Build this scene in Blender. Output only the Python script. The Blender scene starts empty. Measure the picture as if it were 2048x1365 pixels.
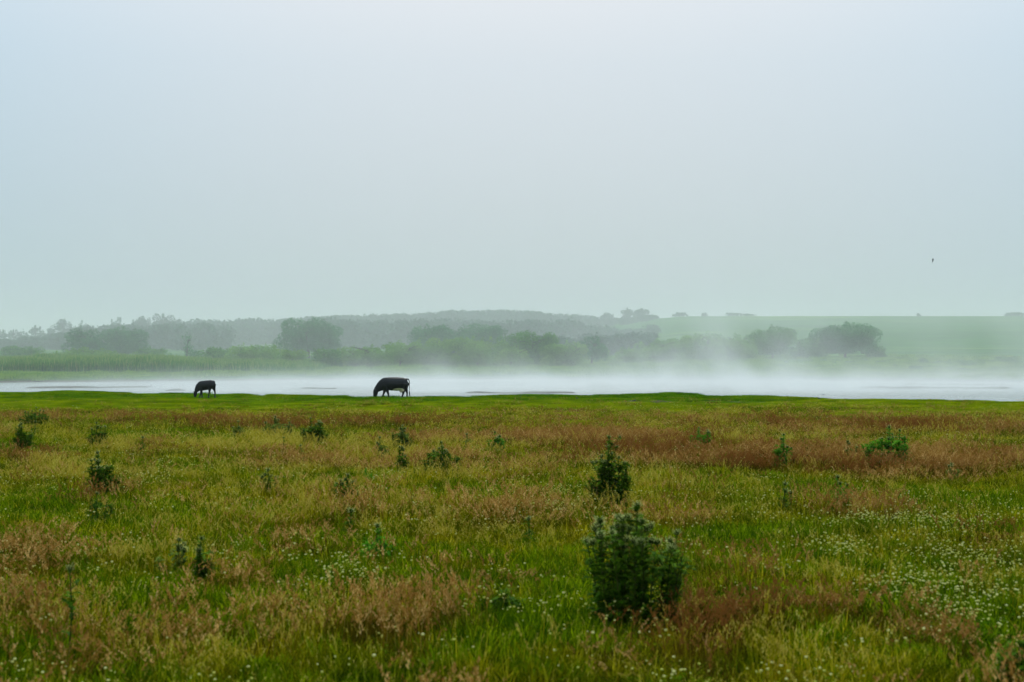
import bpy, bmesh, math, random
import numpy as np
from mathutils import Vector, Matrix
R = math.radians
rng = np.random.default_rng(11)
random.seed(5)
scene = bpy.context.scene
COL = scene.collection
F = 2844.0          # focal length in pixels of the 2048-wide photograph
HOR = 710.0         # row of the horizon
CAMZ = 2.9
WATER = -0.40

# ------------------------------------------------------------------ helpers
def tag(o, label=None, cat=None, group=None, kind=None):
    if label: o['label'] = label
    if cat: o['category'] = cat
    if group: o['group'] = group
    if kind: o['kind'] = kind
    return o

def mesh_np(name, V, faces_flat, sizes, mats=(), attrs=None, smooth=False):
    """V (n,3); faces_flat flat vertex indices; sizes verts per face; attrs {name: per-vertex float}"""
    me = bpy.data.meshes.new(name)
    V = np.asarray(V, np.float32)
    faces_flat = np.asarray(faces_flat, np.int32); sizes = np.asarray(sizes, np.int32)
    me.vertices.add(len(V)); me.vertices.foreach_set('co', V.ravel())
    if len(sizes):
        me.loops.add(len(faces_flat)); me.loops.foreach_set('vertex_index', faces_flat)
        me.polygons.add(len(sizes))
        me.polygons.foreach_set('loop_start', np.concatenate([[0], np.cumsum(sizes)[:-1]]).astype(np.int32))
    for m in mats: me.materials.append(m)
    if attrs:
        for k, a in attrs.items():
            a = np.asarray(a, np.float32)
            if a.ndim == 1:
                at = me.attributes.new(k, 'FLOAT', 'POINT'); at.data.foreach_set('value', a)
            else:
                at = me.attributes.new(k, 'FLOAT_VECTOR', 'POINT'); at.data.foreach_set('vector', a.ravel())
    me.update(calc_edges=True); me.validate()
    if smooth: me.polygons.foreach_set('use_smooth', np.ones(len(me.polygons), bool)); me.update()
    return me

class MB:
    """collects vertices and faces for one mesh; 'r' is a per-vertex random/shape value"""
    def __init__(s): s.v = []; s.f = []; s.r = []; s.m = []
    def add(s, vs, fs, r=0.0, m=0):
        b = len(s.v)
        s.v += [tuple(p) for p in vs]; s.f += [[b + i for i in f] for f in fs]
        s.r += (list(r) if hasattr(r, '__len__') else [r] * len(vs)); s.m += [m] * len(fs)
    def mesh(s, name, mats, smooth=False):
        flat = [i for f in s.f for i in f]
        me = mesh_np(name, np.array(s.v), flat, [len(f) for f in s.f], mats, {'r': np.array(s.r)}, smooth)
        if len(mats) > 1: me.polygons.foreach_set('material_index', np.array(s.m, np.int32))
        return me
    def build(s, name, mats, parent=None, smooth=False):
        o = bpy.data.objects.new(name, s.mesh(name, mats, smooth)); COL.objects.link(o); o.parent = parent
        return o

def empty(name, loc, rz=0, scale=1):
    o = bpy.data.objects.new(name, None); COL.objects.link(o)
    o.location = loc; o.rotation_euler = (0, 0, rz); o.scale = (scale,) * 3; o.empty_display_size = .2
    return o

def tube_geo(pts, radii, n=8, cap=True, plane=False):
    """pts list of Vector; radii list of r or (side, up)"""
    pts = [Vector(p) for p in pts]; vs = []; fs = []
    for i, p in enumerate(pts):
        d = (pts[min(i + 1, len(pts) - 1)] - pts[max(i - 1, 0)]).normalized()
        side = d.cross(Vector((0, 0, 1)))
        if side.length < .15: side = d.cross(Vector((1, 0, 0)) if abs(d.x) < .9 else Vector((0, 1, 0)))
        if side.length < .01: side = Vector((0, 1, 0))
        if plane: side = Vector((0, 1, 0))
        side.normalize(); up = side.cross(d).normalized()
        r = radii[i]; ra, rb = (r if hasattr(r, '__len__') else (r, r))
        for k in range(n):
            a = 2 * math.pi * k / n
            vs.append(p + side * (ra * math.cos(a)) + up * (rb * math.sin(a)))
    for i in range(len(pts) - 1):
        for k in range(n):
            a = i * n + k; b = i * n + (k + 1) % n
            fs.append([a, b, b + n, a + n])
    if cap:
        fs.append(list(range(n))[::-1]); fs.append([(len(pts) - 1) * n + k for k in range(n)])
    return vs, fs

# smooth value noise on arrays
_tab = np.random.default_rng(3).random((256, 256))
def vnoise(x, y, s=1.0, seed=0):
    x = np.asarray(x, float) / s + 37.3 * seed; y = np.asarray(y, float) / s + 91.7 * seed
    xi = np.floor(x).astype(int); yi = np.floor(y).astype(int); fx = x - xi; fy = y - yi
    fx = fx * fx * (3 - 2 * fx); fy = fy * fy * (3 - 2 * fy)
    g = lambda a, b: _tab[a % 256, b % 256]
    return (g(xi, yi) * (1 - fx) + g(xi + 1, yi) * fx) * (1 - fy) + (g(xi, yi + 1) * (1 - fx) + g(xi + 1, yi + 1) * fx) * fy
def fbm(x, y, s, seed=0, o=3):
    t = 0; a = .5; n = 0
    for i in range(o): t = t + a * vnoise(x, y, s / 2 ** i, seed + i); n += a; a *= .5
    return t / n
def sstep(a, b, x):
    t = np.clip((x - a) / (b - a), 0, 1); return t * t * (3 - 2 * t)

# ------------------------------------------------------------------ materials
def mat(name):
    m = bpy.data.materials.new(name); m.use_nodes = True
    nt = m.node_tree; nt.nodes.clear()
    out = nt.nodes.new('ShaderNodeOutputMaterial')
    return m, nt, out
def N(nt, t, **kw):
    n = nt.nodes.new(t)
    for k, v in kw.items():
        if k in n.inputs: n.inputs[k].default_value = v
        else: setattr(n, k, v)
    return n
def ramp(nt, stops, fac=None):
    n = nt.nodes.new('ShaderNodeValToRGB'); cr = n.color_ramp
    while len(cr.elements) < len(stops): cr.elements.new(.5)
    for e, (p, c) in zip(cr.elements, stops): e.position = p; e.color = (*c, 1)
    if fac is not None: nt.links.new(fac, n.inputs[0])
    return n
def mixc(nt, fac, a, b, mode='MIX'):
    n = nt.nodes.new('ShaderNodeMix'); n.data_type = 'RGBA'; n.blend_type = mode
    for s, v in ((n.inputs[0], fac), (n.inputs[6], a), (n.inputs[7], b)):
        if hasattr(v, 'links') or hasattr(v, 'is_linked'): nt.links.new(v, s)
        elif isinstance(v, tuple): s.default_value = (*v, 1)
        else: s.default_value = v
    return n.outputs[2]
def attr(nt, name, typ='GEOMETRY'):
    n = nt.nodes.new('ShaderNodeAttribute'); n.attribute_name = name; n.attribute_type = typ; return n
def math_(nt, op, a, b=None, c=None):
    n = nt.nodes.new('ShaderNodeMath'); n.operation = op
    for s, v in zip(n.inputs, (a, b, c)):
        if v is None: continue
        if hasattr(v, 'is_linked'): nt.links.new(v, s)
        else: s.default_value = v
    return n.outputs[0]

def leaf_mat(name, stops, transl=.35, tint=None, gloss=.001, rough=.5, patch=None):
    """stops: ramp over the per-blade value r; tint: colour blended in by the instance value 'tint'"""
    m, nt, out = mat(name)
    r = attr(nt, 'r').outputs['Fac']
    c = ramp(nt, stops, r).outputs[0]
    if tint:
        t = attr(nt, 'tint', 'INSTANCER').outputs['Fac']
        c = mixc(nt, t, c, tint)
    if patch:
        g = N(nt, 'ShaderNodeNewGeometry'); no = N(nt, 'ShaderNodeTexNoise', Scale=patch[0], Detail=3.0)
        nt.links.new(g.outputs['Position'], no.inputs['Vector'])
        f = ramp(nt, [(.38, (0, 0, 0)), (.62, (1, 1, 1))], no.outputs['Fac']).outputs[0]
        c = mixc(nt, f, c, mixc(nt, 1.0, c, patch[1], 'MULTIPLY'))
        if len(patch) > 2:
            n2 = N(nt, 'ShaderNodeTexNoise', Scale=patch[2], Detail=2.0); nt.links.new(g.outputs['Position'], n2.inputs['Vector'])
            f = ramp(nt, [(.42, (0, 0, 0)), (.6, (1, 1, 1))], n2.outputs['Fac']).outputs[0]
            c = mixc(nt, f, c, mixc(nt, 1.0, c, patch[3], 'MULTIPLY'))
    d = N(nt, 'ShaderNodeBsdfDiffuse'); tr = N(nt, 'ShaderNodeBsdfTranslucent'); gl = N(nt, 'ShaderNodeBsdfGlossy', Roughness=rough)
    nt.links.new(c, d.inputs[0]); nt.links.new(c, tr.inputs[0])
    m1 = N(nt, 'ShaderNodeMixShader'); m1.inputs[0].default_value = transl
    nt.links.new(d.outputs[0], m1.inputs[1]); nt.links.new(tr.outputs[0], m1.inputs[2])
    m2 = N(nt, 'ShaderNodeMixShader'); m2.inputs[0].default_value = gloss
    nt.links.new(m1.outputs[0], m2.inputs[1]); nt.links.new(gl.outputs[0], m2.inputs[2])
    nt.links.new(m2.outputs[0], out.inputs[0])
    return m
def plain(name, col, rough=.6, col2=None, scale=8.0, bump=0.0, spec=.4):
    m, nt, out = mat(name)
    p = N(nt, 'ShaderNodeBsdfPrincipled', Roughness=rough); p.inputs['Specular IOR Level'].default_value = spec
    tc = N(nt, 'ShaderNodeTexCoord'); no = N(nt, 'ShaderNodeTexNoise', Scale=scale, Detail=5.0)
    nt.links.new(tc.outputs['Object'], no.inputs['Vector'])
    c = mixc(nt, no.outputs['Fac'], col, col2 or tuple(x * .7 for x in col))
    nt.links.new(c, p.inputs['Base Color'])
    if bump:
        b = N(nt, 'ShaderNodeBump', Strength=bump, Distance=.02); nt.links.new(no.outputs['Fac'], b.inputs['Height']); nt.links.new(b.outputs[0], p.inputs['Normal'])
    nt.links.new(p.outputs[0], out.inputs[0]); return m

M = {}
M['turf'] = leaf_mat('turf_blades', [(0, (.045, .14, .001)), (.5, (.13, .34, .002)), (1, (.28, .46, .004))], tint=(.34, .40, .002), patch=(.5, (.5, .62, .5)))
M['meadow'] = leaf_mat('meadow_blades', [(0, (.034, .058, .001)), (.35, (.18, .20, .001)), (.7, (.50, .44, .002)), (1, (.88, .72, .03))], transl=.42, tint=(.30, .17, .003), patch=(1.6, (.42, .60, .4), .55, (.50, .62, .5)))
M['lush'] = leaf_mat('lush_blades', [(0, (.030, .070, .001)), (.45, (.14, .24, .002)), (1, (.50, .60, .004))], transl=.5, tint=(.22, .34, .002), patch=(1.8, (.4, .55, .4)))
M['rust'] = leaf_mat('rust_blades', [(0, (.03, .05, .001)), (.4, (.12, .115, .002)), (.8, (.24, .14, .006)), (1, (.45, .32, .05))], transl=.5, tint=(.13, .075, .008), patch=(1.7, (.45, .5, .45), .6, (.6, .6, .6)))
M['panicle'] = leaf_mat('seed_panicle', [(0, (.17, .070, .008)), (.5, (.46, .25, .05)), (1, (.95, .64, .24))], tint=(.22, .085, .018), transl=.45)
M['straw'] = leaf_mat('straw_seed', [(0, (.26, .20, .006)), (.5, (.52, .43, .03)), (1, (.80, .70, .18))], tint=(.46, .33, .05), transl=.45)
M['cloverleaf'] = leaf_mat('clover_leaf', [(0, (.03, .12, .002)), (1, (.12, .26, .004))], tint=(.12, .2, .003))
M['clover'] = leaf_mat('clover_flower', [(0, (.34, .42, .03)), (.5, (.62, .62, .12)), (1, (.86, .82, .40))], transl=.25)
M['yellow'] = leaf_mat('buttercup', [(0, (.6, .5, .02)), (1, (.75, .65, .03))], transl=.2)
M['reed'] = leaf_mat('reed_blades', [(0, (.02, .14, .03)), (.55, (.09, .30, .045)), (.85, (.26, .42, .07)), (1, (.50, .50, .18))], tint=(.12, .30, .05))
M['tussock'] = leaf_mat('tussock_blades', [(0, (.06, .20, .02)), (.6, (.16, .36, .03)), (1, (.34, .46, .08))], tint=(.26, .42, .05))
M['thistle_leaf'] = leaf_mat('thistle_leaf', [(0, (.014, .045, .002)), (.5, (.05, .13, .004)), (.85, (.17, .29, .012)), (1, (.46, .54, .08))], transl=.25, gloss=.006)
M['thistle_bright'] = leaf_mat('thistle_leaf_fresh', [(0, (.025, .12, .005)), (.5, (.07, .26, .01)), (.85, (.18, .40, .03)), (1, (.40, .58, .12))], transl=.35)
M['thistle_pale'] = leaf_mat('thistle_leaf_grey', [(0, (.03, .08, .008)), (.5, (.11, .18, .02)), (.85, (.26, .33, .06)), (1, (.50, .52, .20))], transl=.3)
M['thistle_stem'] = plain('thistle_stem', (.06, .09, .01), .8, (.04, .05, .01), spec=.05)
M['thistle_head'] = leaf_mat('thistle_head', [(0, (.014, .035, .005)), (.5, (.06, .11, .012)), (1, (.75, .78, .30))], transl=.25)
M['bark'] = plain('bark', (.07, .06, .045), .9, (.03, .027, .02), 3, .6)
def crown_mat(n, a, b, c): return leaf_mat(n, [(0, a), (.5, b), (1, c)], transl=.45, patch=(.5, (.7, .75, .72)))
M['c_dark'] = crown_mat('crown_dark', (.020, .12, .030), (.05, .24, .065), (.11, .34, .09))
M['c_mid'] = crown_mat('crown_mid', (.05, .18, .035), (.11, .30, .06), (.20, .40, .08))
M['c_light'] = crown_mat('crown_willow', (.10, .27, .04), (.20, .40, .07), (.32, .50, .10))
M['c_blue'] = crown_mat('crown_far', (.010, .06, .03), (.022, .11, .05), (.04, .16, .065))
M['mud'] = None

# ------------------------------------------------------------------ terrain
bank_px = [(-600, 784), (0, 785), (60, 785.5), (110, 784), (200, 785), (260, 788), (400, 788.5), (440, 789), (488, 788), (500, 794), (535, 795.5), (545, 793), (600, 792), (625, 794.5), (700, 797), (940, 797),
           (985, 793), (1040, 791.5), (1200, 792), (1330, 790), (1360, 791), (1400, 794), (1480, 796), (1510, 795), (1560, 798), (1590, 796.5), (1640, 798.5), (1760, 799), (1900, 803), (2048, 806), (2600, 812)]
far_px = [(-600, 768), (0, 766), (120, 764.5), (350, 763), (600, 760), (1000, 759), (1450, 761), (1800, 763.5), (2048, 766), (2600, 768)]
BU = np.array([(p[0] - 1024) / F for p in bank_px]); BY = np.array([CAMZ * F / (p[1] - HOR) for p in bank_px])
FU = np.array([(p[0] - 1024) / F for p in far_px]); FY = np.array([(CAMZ - WATER) * F / (p[1] - HOR) for p in far_px])
spits = [(20, 330, 775.5, 1.6), (300, 400, 782, 1.8), (575, 705, 778, .9), (905, 1180, 786.5, 1.6), (1690, 2048, 777, 2.6), (1780, 2048, 770.5, 1.2), (280, 320, 773.5, .8)]
def terrain(x, y):
    x = np.asarray(x, float); y = np.asarray(y, float)
    ye = np.maximum(y, 20.); u = x / ye
    yb = np.interp(u, BU, BY) + (vnoise(x, y * 0 + 4, 3.0, 5) - .5) * 1.6 + (vnoise(x, y * 0 + 9, .9, 6) - .5) * 1.3
    yf = np.interp(u, FU, FY) + (vnoise(x, y * 0, 5.0, 2) - .5) * 4
    near = (fbm(x, y, 9., 1) - .5) * .22 * sstep(0, 30, y) * (1 - sstep(70, 92, y)) + (fbm(x, y, 3.5, 8) - .5) * .13 * sstep(78, 90, y)
    near = near + .10 * np.exp(-((x + 17.6) ** 2) / 3) * np.exp(-((y - 100) ** 2) / 30) + .05 * np.exp(-((u - .108) ** 2) / .00015) * sstep(90, 100, y)
    near = near + .12 * np.exp(-((u + .305) ** 2) / .0006) * sstep(98, 106, y)
    near = near * (1 - np.clip(np.exp(-((x + 20.6) / 3.2) ** 2 - ((y - 92.5) / 6) ** 2) * 1.3 + np.exp(-((x + 7.9) / 3.2) ** 2 - ((y - 92.5) / 6) ** 2) * 1.3, 0, 1))
    bott = -.72 + 0 * x
    for (x0, x1, row, th) in spits:
        ys = (CAMZ - WATER) * F / (row - HOR); dy = ys * th / (row - HOR)
        px = u * F + 1024
        w = sstep(x0, x0 + 40, px) * (1 - sstep(x1 - 40, x1, px))
        yy = ys + (vnoise(x, y * 0 + row, 4., 7) - .5) * dy * 1.3
        k = np.exp(-((y - yy) / dy) ** 2) * w
        bott = np.maximum(bott, -.72 + k * (.42 + .16 * (vnoise(x, y, 1.3, 9) - .5)))
    yl = [0, 0, .35, 1.5, 3.0, 4.5, 6, 6, 3]; ylk = [0, 175, 215, 280, 400, 450, 600, 1200, 4000]
    zl = np.interp(y, ylk, yl); zc = np.interp(y, [0, 175, 215, 280, 400, 480, 560, 650, 1200, 4000], [0, 0, .35, 1.5, 3.2, 4.7, 10, 15.5, 16, 8])
    zr = np.interp(y, [0, 175, 215, 280, 360, 440, 530, 620, 660, 750, 1200, 4000], [0, 0, .35, 2.2, 5.2, 9.2, 14.0, 19.8, 20.4, 20.3, 18, 8])
    a = sstep(-.24, -.04, u); b = sstep(.03, .13, u)
    far = (zl * (1 - a) + zc * a) * (1 - b) + zr * b
    far = far + (fbm(x, y, 40., 3) - .5) * 1.2 * sstep(220, 330, y) * (1 - .7 * b) + (fbm(x, y, 4., 6) - .5) * .22
    k1 = sstep(0, 1.3, y - yb); k2 = sstep(-2.0, 2.5, y - yf)
    z = near * (1 - k1) + bott * k1
    return z * (1 - k2) + far * k2
def ground(x, y): return float(terrain(np.array([x]), np.array([y]))[0])
def place(px, row):
    """world point on the ground seen at that pixel of the photograph"""
    lo, hi = 6., 3000.
    u = (px - 1024) / F
    ys = np.concatenate([np.arange(8, 140, .1), np.arange(140, 900, .5)])
    z = terrain(u * ys, ys); rows = HOR + (CAMZ - z) / ys * F
    i = np.argmax(rows <= row)
    return u * ys[i], ys[i], z[i]

def axis(dense, step, lim, g=1.22):
    a = list(np.arange(dense[0], dense[1] + 1e-6, step)); s = step
    while a[-1] < lim[1]: s *= g; a.append(a[-1] + s)
    s = step
    while a[0] > lim[0]: s *= g; a.insert(0, a[0] - s)
    return np.array(a)
gx = axis((-84, 84), .75, (-3000, 3000)); gy = np.concatenate([np.arange(-80, 8, 8.), np.arange(8, 80, 1.5), np.arange(80, 232, .5), axis((232, 700), 6, (232, 4000), 1.15)])
gy = np.unique(gy)
X, Y = np.meshgrid(gx, gy); Z = terrain(X, Y)
nx, ny = len(gx), len(gy)
idx = np.arange(nx * ny).reshape(ny, nx)
q = np.stack([idx[:-1, :-1], idx[:-1, 1:], idx[1:, 1:], idx[1:, :-1]], -1).reshape(-1, 4)
m, nt, out = mat('ground_surface')
geo = N(nt, 'ShaderNodeNewGeometry'); sep = N(nt, 'ShaderNodeSeparateXYZ'); nt.links.new(geo.outputs['Position'], sep.inputs[0])
def noise(scale, vec=None, sx=(1, 1, 1), detail=4.):
    mp = N(nt, 'ShaderNodeMapping'); mp.inputs['Scale'].default_value = sx; nt.links.new(vec or geo.outputs['Position'], mp.inputs[0])
    n = N(nt, 'ShaderNodeTexNoise', Scale=scale, Detail=detail); nt.links.new(mp.outputs[0], n.inputs['Vector']); return n.outputs['Fac']
near = ramp(nt, [(.35, (.02, .025, .001)), (.5, (.04, .045, .001)), (.65, (.06, .05, .003))], noise(1.2)).outputs[0]
turf = ramp(nt, [(.35, (.03, .09, .001)), (.55, (.055, .14, .002)), (.7, (.09, .16, .003))], noise(.8, sx=(1, .5, 1))).outputs[0]
mud = ramp(nt, [(.4, (.06, .055, .04)), (.6, (.12, .11, .08))], noise(2.2)).outputs[0]
fieldc = ramp(nt, [(.34, (.018, .08, .018)), (.45, (.05, .17, .034)), (.52, (.026, .11, .022)), (.64, (.13, .25, .045))], noise(.035, sx=(.35, 1.6, 1), detail=8.)).outputs[0]
fieldf = ramp(nt, [(.35, (.7, .7, .7)), (.6, (1.15, 1.15, 1.1))], noise(.5, sx=(.2, 1, 1), detail=6.)).outputs[0]
fieldc = mixc(nt, .8, fieldc, fieldf, 'MULTIPLY')
def rng_(v, a, b):
    n = N(nt, 'ShaderNodeMapRange'); n.interpolation_type = 'SMOOTHSTEP'; nt.links.new(v, n.inputs[0]); n.inputs[1].default_value = a; n.inputs[2].default_value = b; return n.outputs[0]
c = mixc(nt, rng_(sep.outputs['Y'], 66, 76), near, turf)
c = mixc(nt, rng_(sep.outputs['Y'], 150, 200), c, fieldc)
wet = math_(nt, 'MULTIPLY', rng_(sep.outputs['Z'], -.14, -.26), rng_(sep.outputs['Y'], 60, 80))
mg = attr(nt, 'mud').outputs['Fac']
c = mixc(nt, math_(nt, 'MAXIMUM', wet, mg), c, mud)
bs = N(nt, 'ShaderNodeBsdfPrincipled', Roughness=.9); bs.inputs['Specular IOR Level'].default_value = .0
bp = N(nt, 'ShaderNodeBump', Strength=.6, Distance=.05); nt.links.new(noise(5.), bp.inputs['Height']); nt.links.new(bp.outputs[0], bs.inputs['Normal'])
nt.links.new(c, bs.inputs['Base Color']); nt.links.new(bs.outputs[0], out.inputs[0])
PX = X / np.maximum(Y, 20) * F + 1024; ROW = HOR + (CAMZ - Z) / np.maximum(Y, 5) * F
mudpatch = sstep(1150, 1230, PX) * (1 - sstep(1560, 1620, PX)) * np.exp(-((ROW - 803) / 4.5) ** 2) * sstep(.42, .55, fbm(X, Y, 2.2, 12)) * .9
ground_o = bpy.data.objects.new('ground', mesh_np('ground', np.stack([X.ravel(), Y.ravel(), Z.ravel()], 1), q.ravel(), np.full(len(q), 4), [m], {'mud': mudpatch.ravel()}, True))
COL.objects.link(ground_o); tag(ground_o, 'flat wet meadow, pond banks and misty rising fields', kind='structure')

# water
m, nt, out = mat('pond_water')
p = N(nt, 'ShaderNodeBsdfPrincipled', Roughness=.22, IOR=1.33); p.inputs['Base Color'].default_value = (.20, .23, .21, 1); p.inputs['Specular IOR Level'].default_value = .9
geo = N(nt, 'ShaderNodeNewGeometry'); mp = N(nt, 'ShaderNodeMapping'); mp.inputs['Scale'].default_value = (.6, 1.6, 1); nt.links.new(geo.outputs['Position'], mp.inputs[0])
no = N(nt, 'ShaderNodeTexNoise', Scale=2.2, Detail=4.); nt.links.new(mp.outputs[0], no.inputs['Vector'])
b = N(nt, 'ShaderNodeBump', Strength=.9, Distance=.08); nt.links.new(no.outputs['Fac'], b.inputs['Height']); nt.links.new(b.outputs[0], p.inputs['Normal'])
nt.links.new(p.outputs[0], out.inputs[0])
wb = MB(); wb.add([(-260, 60, WATER), (260, 60, WATER), (260, 215, WATER), (-260, 215, WATER)], [[0, 1, 2, 3]])
tag(wb.build('water', [m]), 'pale still pond water under rising steam', kind='structure')

# ------------------------------------------------------------------ instanced stuff
def src_collection(name, meshes):
    c = bpy.data.collections.new(name)
    for i, me in enumerate(meshes):
        c.objects.link(bpy.data.objects.new(f'{name}_{i:02d}', me))
    return c
def scatter(name, coll, P, idx, rot, scl, tint, label, nsrc):
    me = mesh_np(name, P, [], [], (), {'rot': rot, 'scl': scl, 'tint': tint, 'idx': idx})
    o = bpy.data.objects.new(name, me); COL.objects.link(o)
    ng = bpy.data.node_groups.new(name, 'GeometryNodeTree')
    ng.interface.new_socket('Geometry', in_out='INPUT', socket_type='NodeSocketGeometry')
    ng.interface.new_socket('Geometry', in_out='OUTPUT', socket_type='NodeSocketGeometry')
    gi = ng.nodes.new('NodeGroupInput'); go = ng.nodes.new('NodeGroupOutput')
    iop = ng.nodes.new('GeometryNodeInstanceOnPoints'); ci = ng.nodes.new('GeometryNodeCollectionInfo')
    ci.inputs['Collection'].default_value = coll; ci.inputs['Separate Children'].default_value = True; ci.inputs['Reset Children'].default_value = True
    def na(n, t):
        x = ng.nodes.new('GeometryNodeInputNamedAttribute'); x.data_type = t; x.inputs['Name'].default_value = n; return x.outputs['Attribute']
    L = ng.links
    L.new(gi.outputs[0], iop.inputs['Points']); L.new(ci.outputs[0], iop.inputs['Instance']); iop.inputs['Pick Instance'].default_value = True
    fi = ng.nodes.new('FunctionNodeFloatToInt'); L.new(na('idx', 'FLOAT'), fi.inputs[0]); L.new(fi.outputs[0], iop.inputs['Instance Index'])
    er = ng.nodes.new('FunctionNodeEulerToRotation'); L.new(na('rot', 'FLOAT_VECTOR'), er.inputs[0]); L.new(er.outputs[0], iop.inputs['Rotation'])
    L.new(na('scl', 'FLOAT_VECTOR'), iop.inputs['Scale']); L.new(iop.outputs[0], go.inputs[0])
    md = o.modifiers.new('scatter', 'NODES'); md.node_group = ng
    return tag(o, label, kind='stuff')

def blades(mb, n, rad, h, w, lean=.35, mi=0, r=(0, 1), curve=.5, rs=random, sk=1.9):
    for _ in range(n):
        a = rs.uniform(0, 6.283); d = rad * math.sqrt(rs.random()); x, y = d * math.cos(a), d * math.sin(a)
        hh = h * rs.uniform(.55, 1.1); la = rs.uniform(0, 6.283); le = lean * rs.uniform(.2, 1) * hh
        dx, dy = math.cos(la), math.sin(la); fa = rs.uniform(0, 3.1416); wx, wy = math.cos(fa) * w / 2, math.sin(fa) * w / 2
        rv = r[0] + (r[1] - r[0]) * rs.random() ** sk
        vs = []
        for t, ww in ((0, .8), (.4, 1), (.75, .7)):
            k = le * (t * (1 - curve) + t * t * curve); z = hh * (t - .12 * t * t * lean)
            vs += [(x + dx * k - wx * ww, y + dy * k - wy * ww, z), (x + dx * k + wx * ww, y + dy * k + wy * ww, z)]
        k = le; vs.append((x + dx * k, y + dy * k, hh * (1 - .2 * lean)))
        mb.add(vs, [[0, 1, 3, 2], [2, 3, 5, 4], [4, 5, 6]], rv, mi)
def seedheads(mb, n, rad, h, headl, headw, mi_stem=0, mi_head=1, loose=.5, rs=random, spk=14):
    for _ in range(n):
        a = rs.uniform(0, 6.283); d = rad * math.sqrt(rs.random()); x, y = d * math.cos(a), d * math.sin(a)
        hh = h * rs.uniform(.7, 1.15); la = rs.uniform(0, 6.283); le = .18 * hh * rs.uniform(.3, 1.4); dx, dy = math.cos(la), math.sin(la)
        w = .0035; rv = rs.random()
        top = Vector((x + dx * le, y + dy * le, hh)); mid = Vector((x + dx * le * .35, y + dy * le * .35, hh * .55))
        vs = [(x - w, y, 0), (x + w, y, 0), mid + Vector((-w, 0, 0)), mid + Vector((w, 0, 0)), top]
        mb.add(vs, [[0, 1, 3, 2], [2, 3, 4]], rv * .6 + .4, mi_stem)
        ax = Vector((dx * .35, dy * .35, 1)).normalized()
        for k in range(spk):
            t = k / (spk - 1); env = math.sin(math.pi * (.12 + .8 * t)) ** .8
            c = top + ax * (headl * (t - .55)) + Vector((dx, dy, -.3)) * (headl * .25 * t * t)
            an = rs.uniform(0, 6.283); rr = headw * env * loose * rs.uniform(.2, 1)
            c = c + Vector((math.cos(an) * rr, math.sin(an) * rr, rs.uniform(-.01, .01)))
            l = headl * .13 * rs.uniform(.7, 1.3); s = headw * .28 * rs.uniform(.6, 1.2)
            o_ = Vector((math.cos(an), math.sin(an), 0)); sd = Vector((-math.sin(an), math.cos(an), 0)); upv = (Vector((0, 0, 1)) + o_ * .5).normalized()
            mb.add([c - upv * l, c + sd * s * .5, c + upv * l, c - sd * s * .5 + o_ * s * .3], [[0, 1, 2, 3]], min(1, max(0, rv * .6 + rs.uniform(0, .4))), mi_head)

rs = random.Random(2)
SRC = {'turf': [], 'meadow': [], 'lush': [], 'rust': [], 'straw': [], 'clover': []}
for i in range(3):
    b = MB(); blades(b, 150, .34, .085, .009, .9, rs=rs); SRC['turf'].append(b.mesh('turf_tuft', [M['turf']]))
for i in range(4):
    b = MB(); blades(b, 75, .27, .28, .0075, 1.05, rs=rs); blades(b, 30, .27, .16, .012, 1.2, rs=rs)
    seedheads(b, 2, .27, .36, .065, .022, 0, 1, .5, rs, 9); SRC['meadow'].append(b.mesh('meadow_tuft', [M['meadow'], M['straw']]))
for i in range(3):
    b = MB(); blades(b, 90, .26, .27, .010, .7, rs=rs); blades(b, 22, .26, .19, .030, 1.3, rs=rs); SRC['lush'].append(b.mesh('lush_tuft', [M['lush']]))
for i in range(4):
    b = MB(); blades(b, 80, .26, .27, .0065, .8, rs=rs, mi=0); seedheads(b, 9, .26, .45, .13, .048, 0, 1, .55, rs, 15); SRC['rust'].append(b.mesh('rust_tuft', [M['rust'], M['panicle']]))
for i in range(4):
    b = MB(); blades(b, 75, .26, .27, .0065, .6, rs=rs, mi=0); seedheads(b, 9, .26, .42, .12, .030, 0, 1, .6, rs, 12); SRC['straw'].append(b.mesh('straw_tuft', [M['meadow'], M['straw']]))
def clover(b, n, rad, rs):
    for _ in range(n * 5):
        a = rs.uniform(0, 6.283); d = rad * math.sqrt(rs.random()); c = Vector((d * math.cos(a), d * math.sin(a), rs.uniform(.05, .17)))
        s = rs.uniform(.014, .024); t = rs.uniform(0, 6.283)
        for k in range(3):
            an = t + k * 2.09; o_ = Vector((math.cos(an), math.sin(an), rs.uniform(-.2, .3))); sd = Vector((-math.sin(an), math.cos(an), 0))
            b.add([c, c + o_ * s * .7 + sd * s * .5, c + o_ * s * 1.3, c + o_ * s * .7 - sd * s * .5], [[0, 1, 2, 3]], rs.random(), 0)
    for _ in range(n):
        a = rs.uniform(0, 6.283); d = rad * math.sqrt(rs.random()); h = rs.uniform(.17, .32); c = Vector((d * math.cos(a), d * math.sin(a), h)); s = rs.uniform(.007, .016)
        b.add([(c.x - .003, c.y, 0), (c.x + .003, c.y, 0), c], [[0, 1, 2]], .3, 0)
        rv = rs.random(); vs = []; fs = []
        for j, (zz, rr) in enumerate(((-.7, .45), (-.1, 1), (.55, .75))):
            for k in range(6): vs.append(c + Vector((math.cos(k * 1.047 + j * .5) * rr * s * rs.uniform(.85, 1.1), math.sin(k * 1.047 + j * .5) * rr * s, zz * s)))
        for j in range(2):
            for k in range(6): fs.append([j * 6 + k, j * 6 + (k + 1) % 6, j * 6 + 6 + (k + 1) % 6, j * 6 + 6 + k])
        fs.append([12 + k for k in range(6)]); b.add(vs, fs, [rv * .5] * 6 + [rv * .5 + .2] * 6 + [rv * .5 + .5] * 6, 1)
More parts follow.
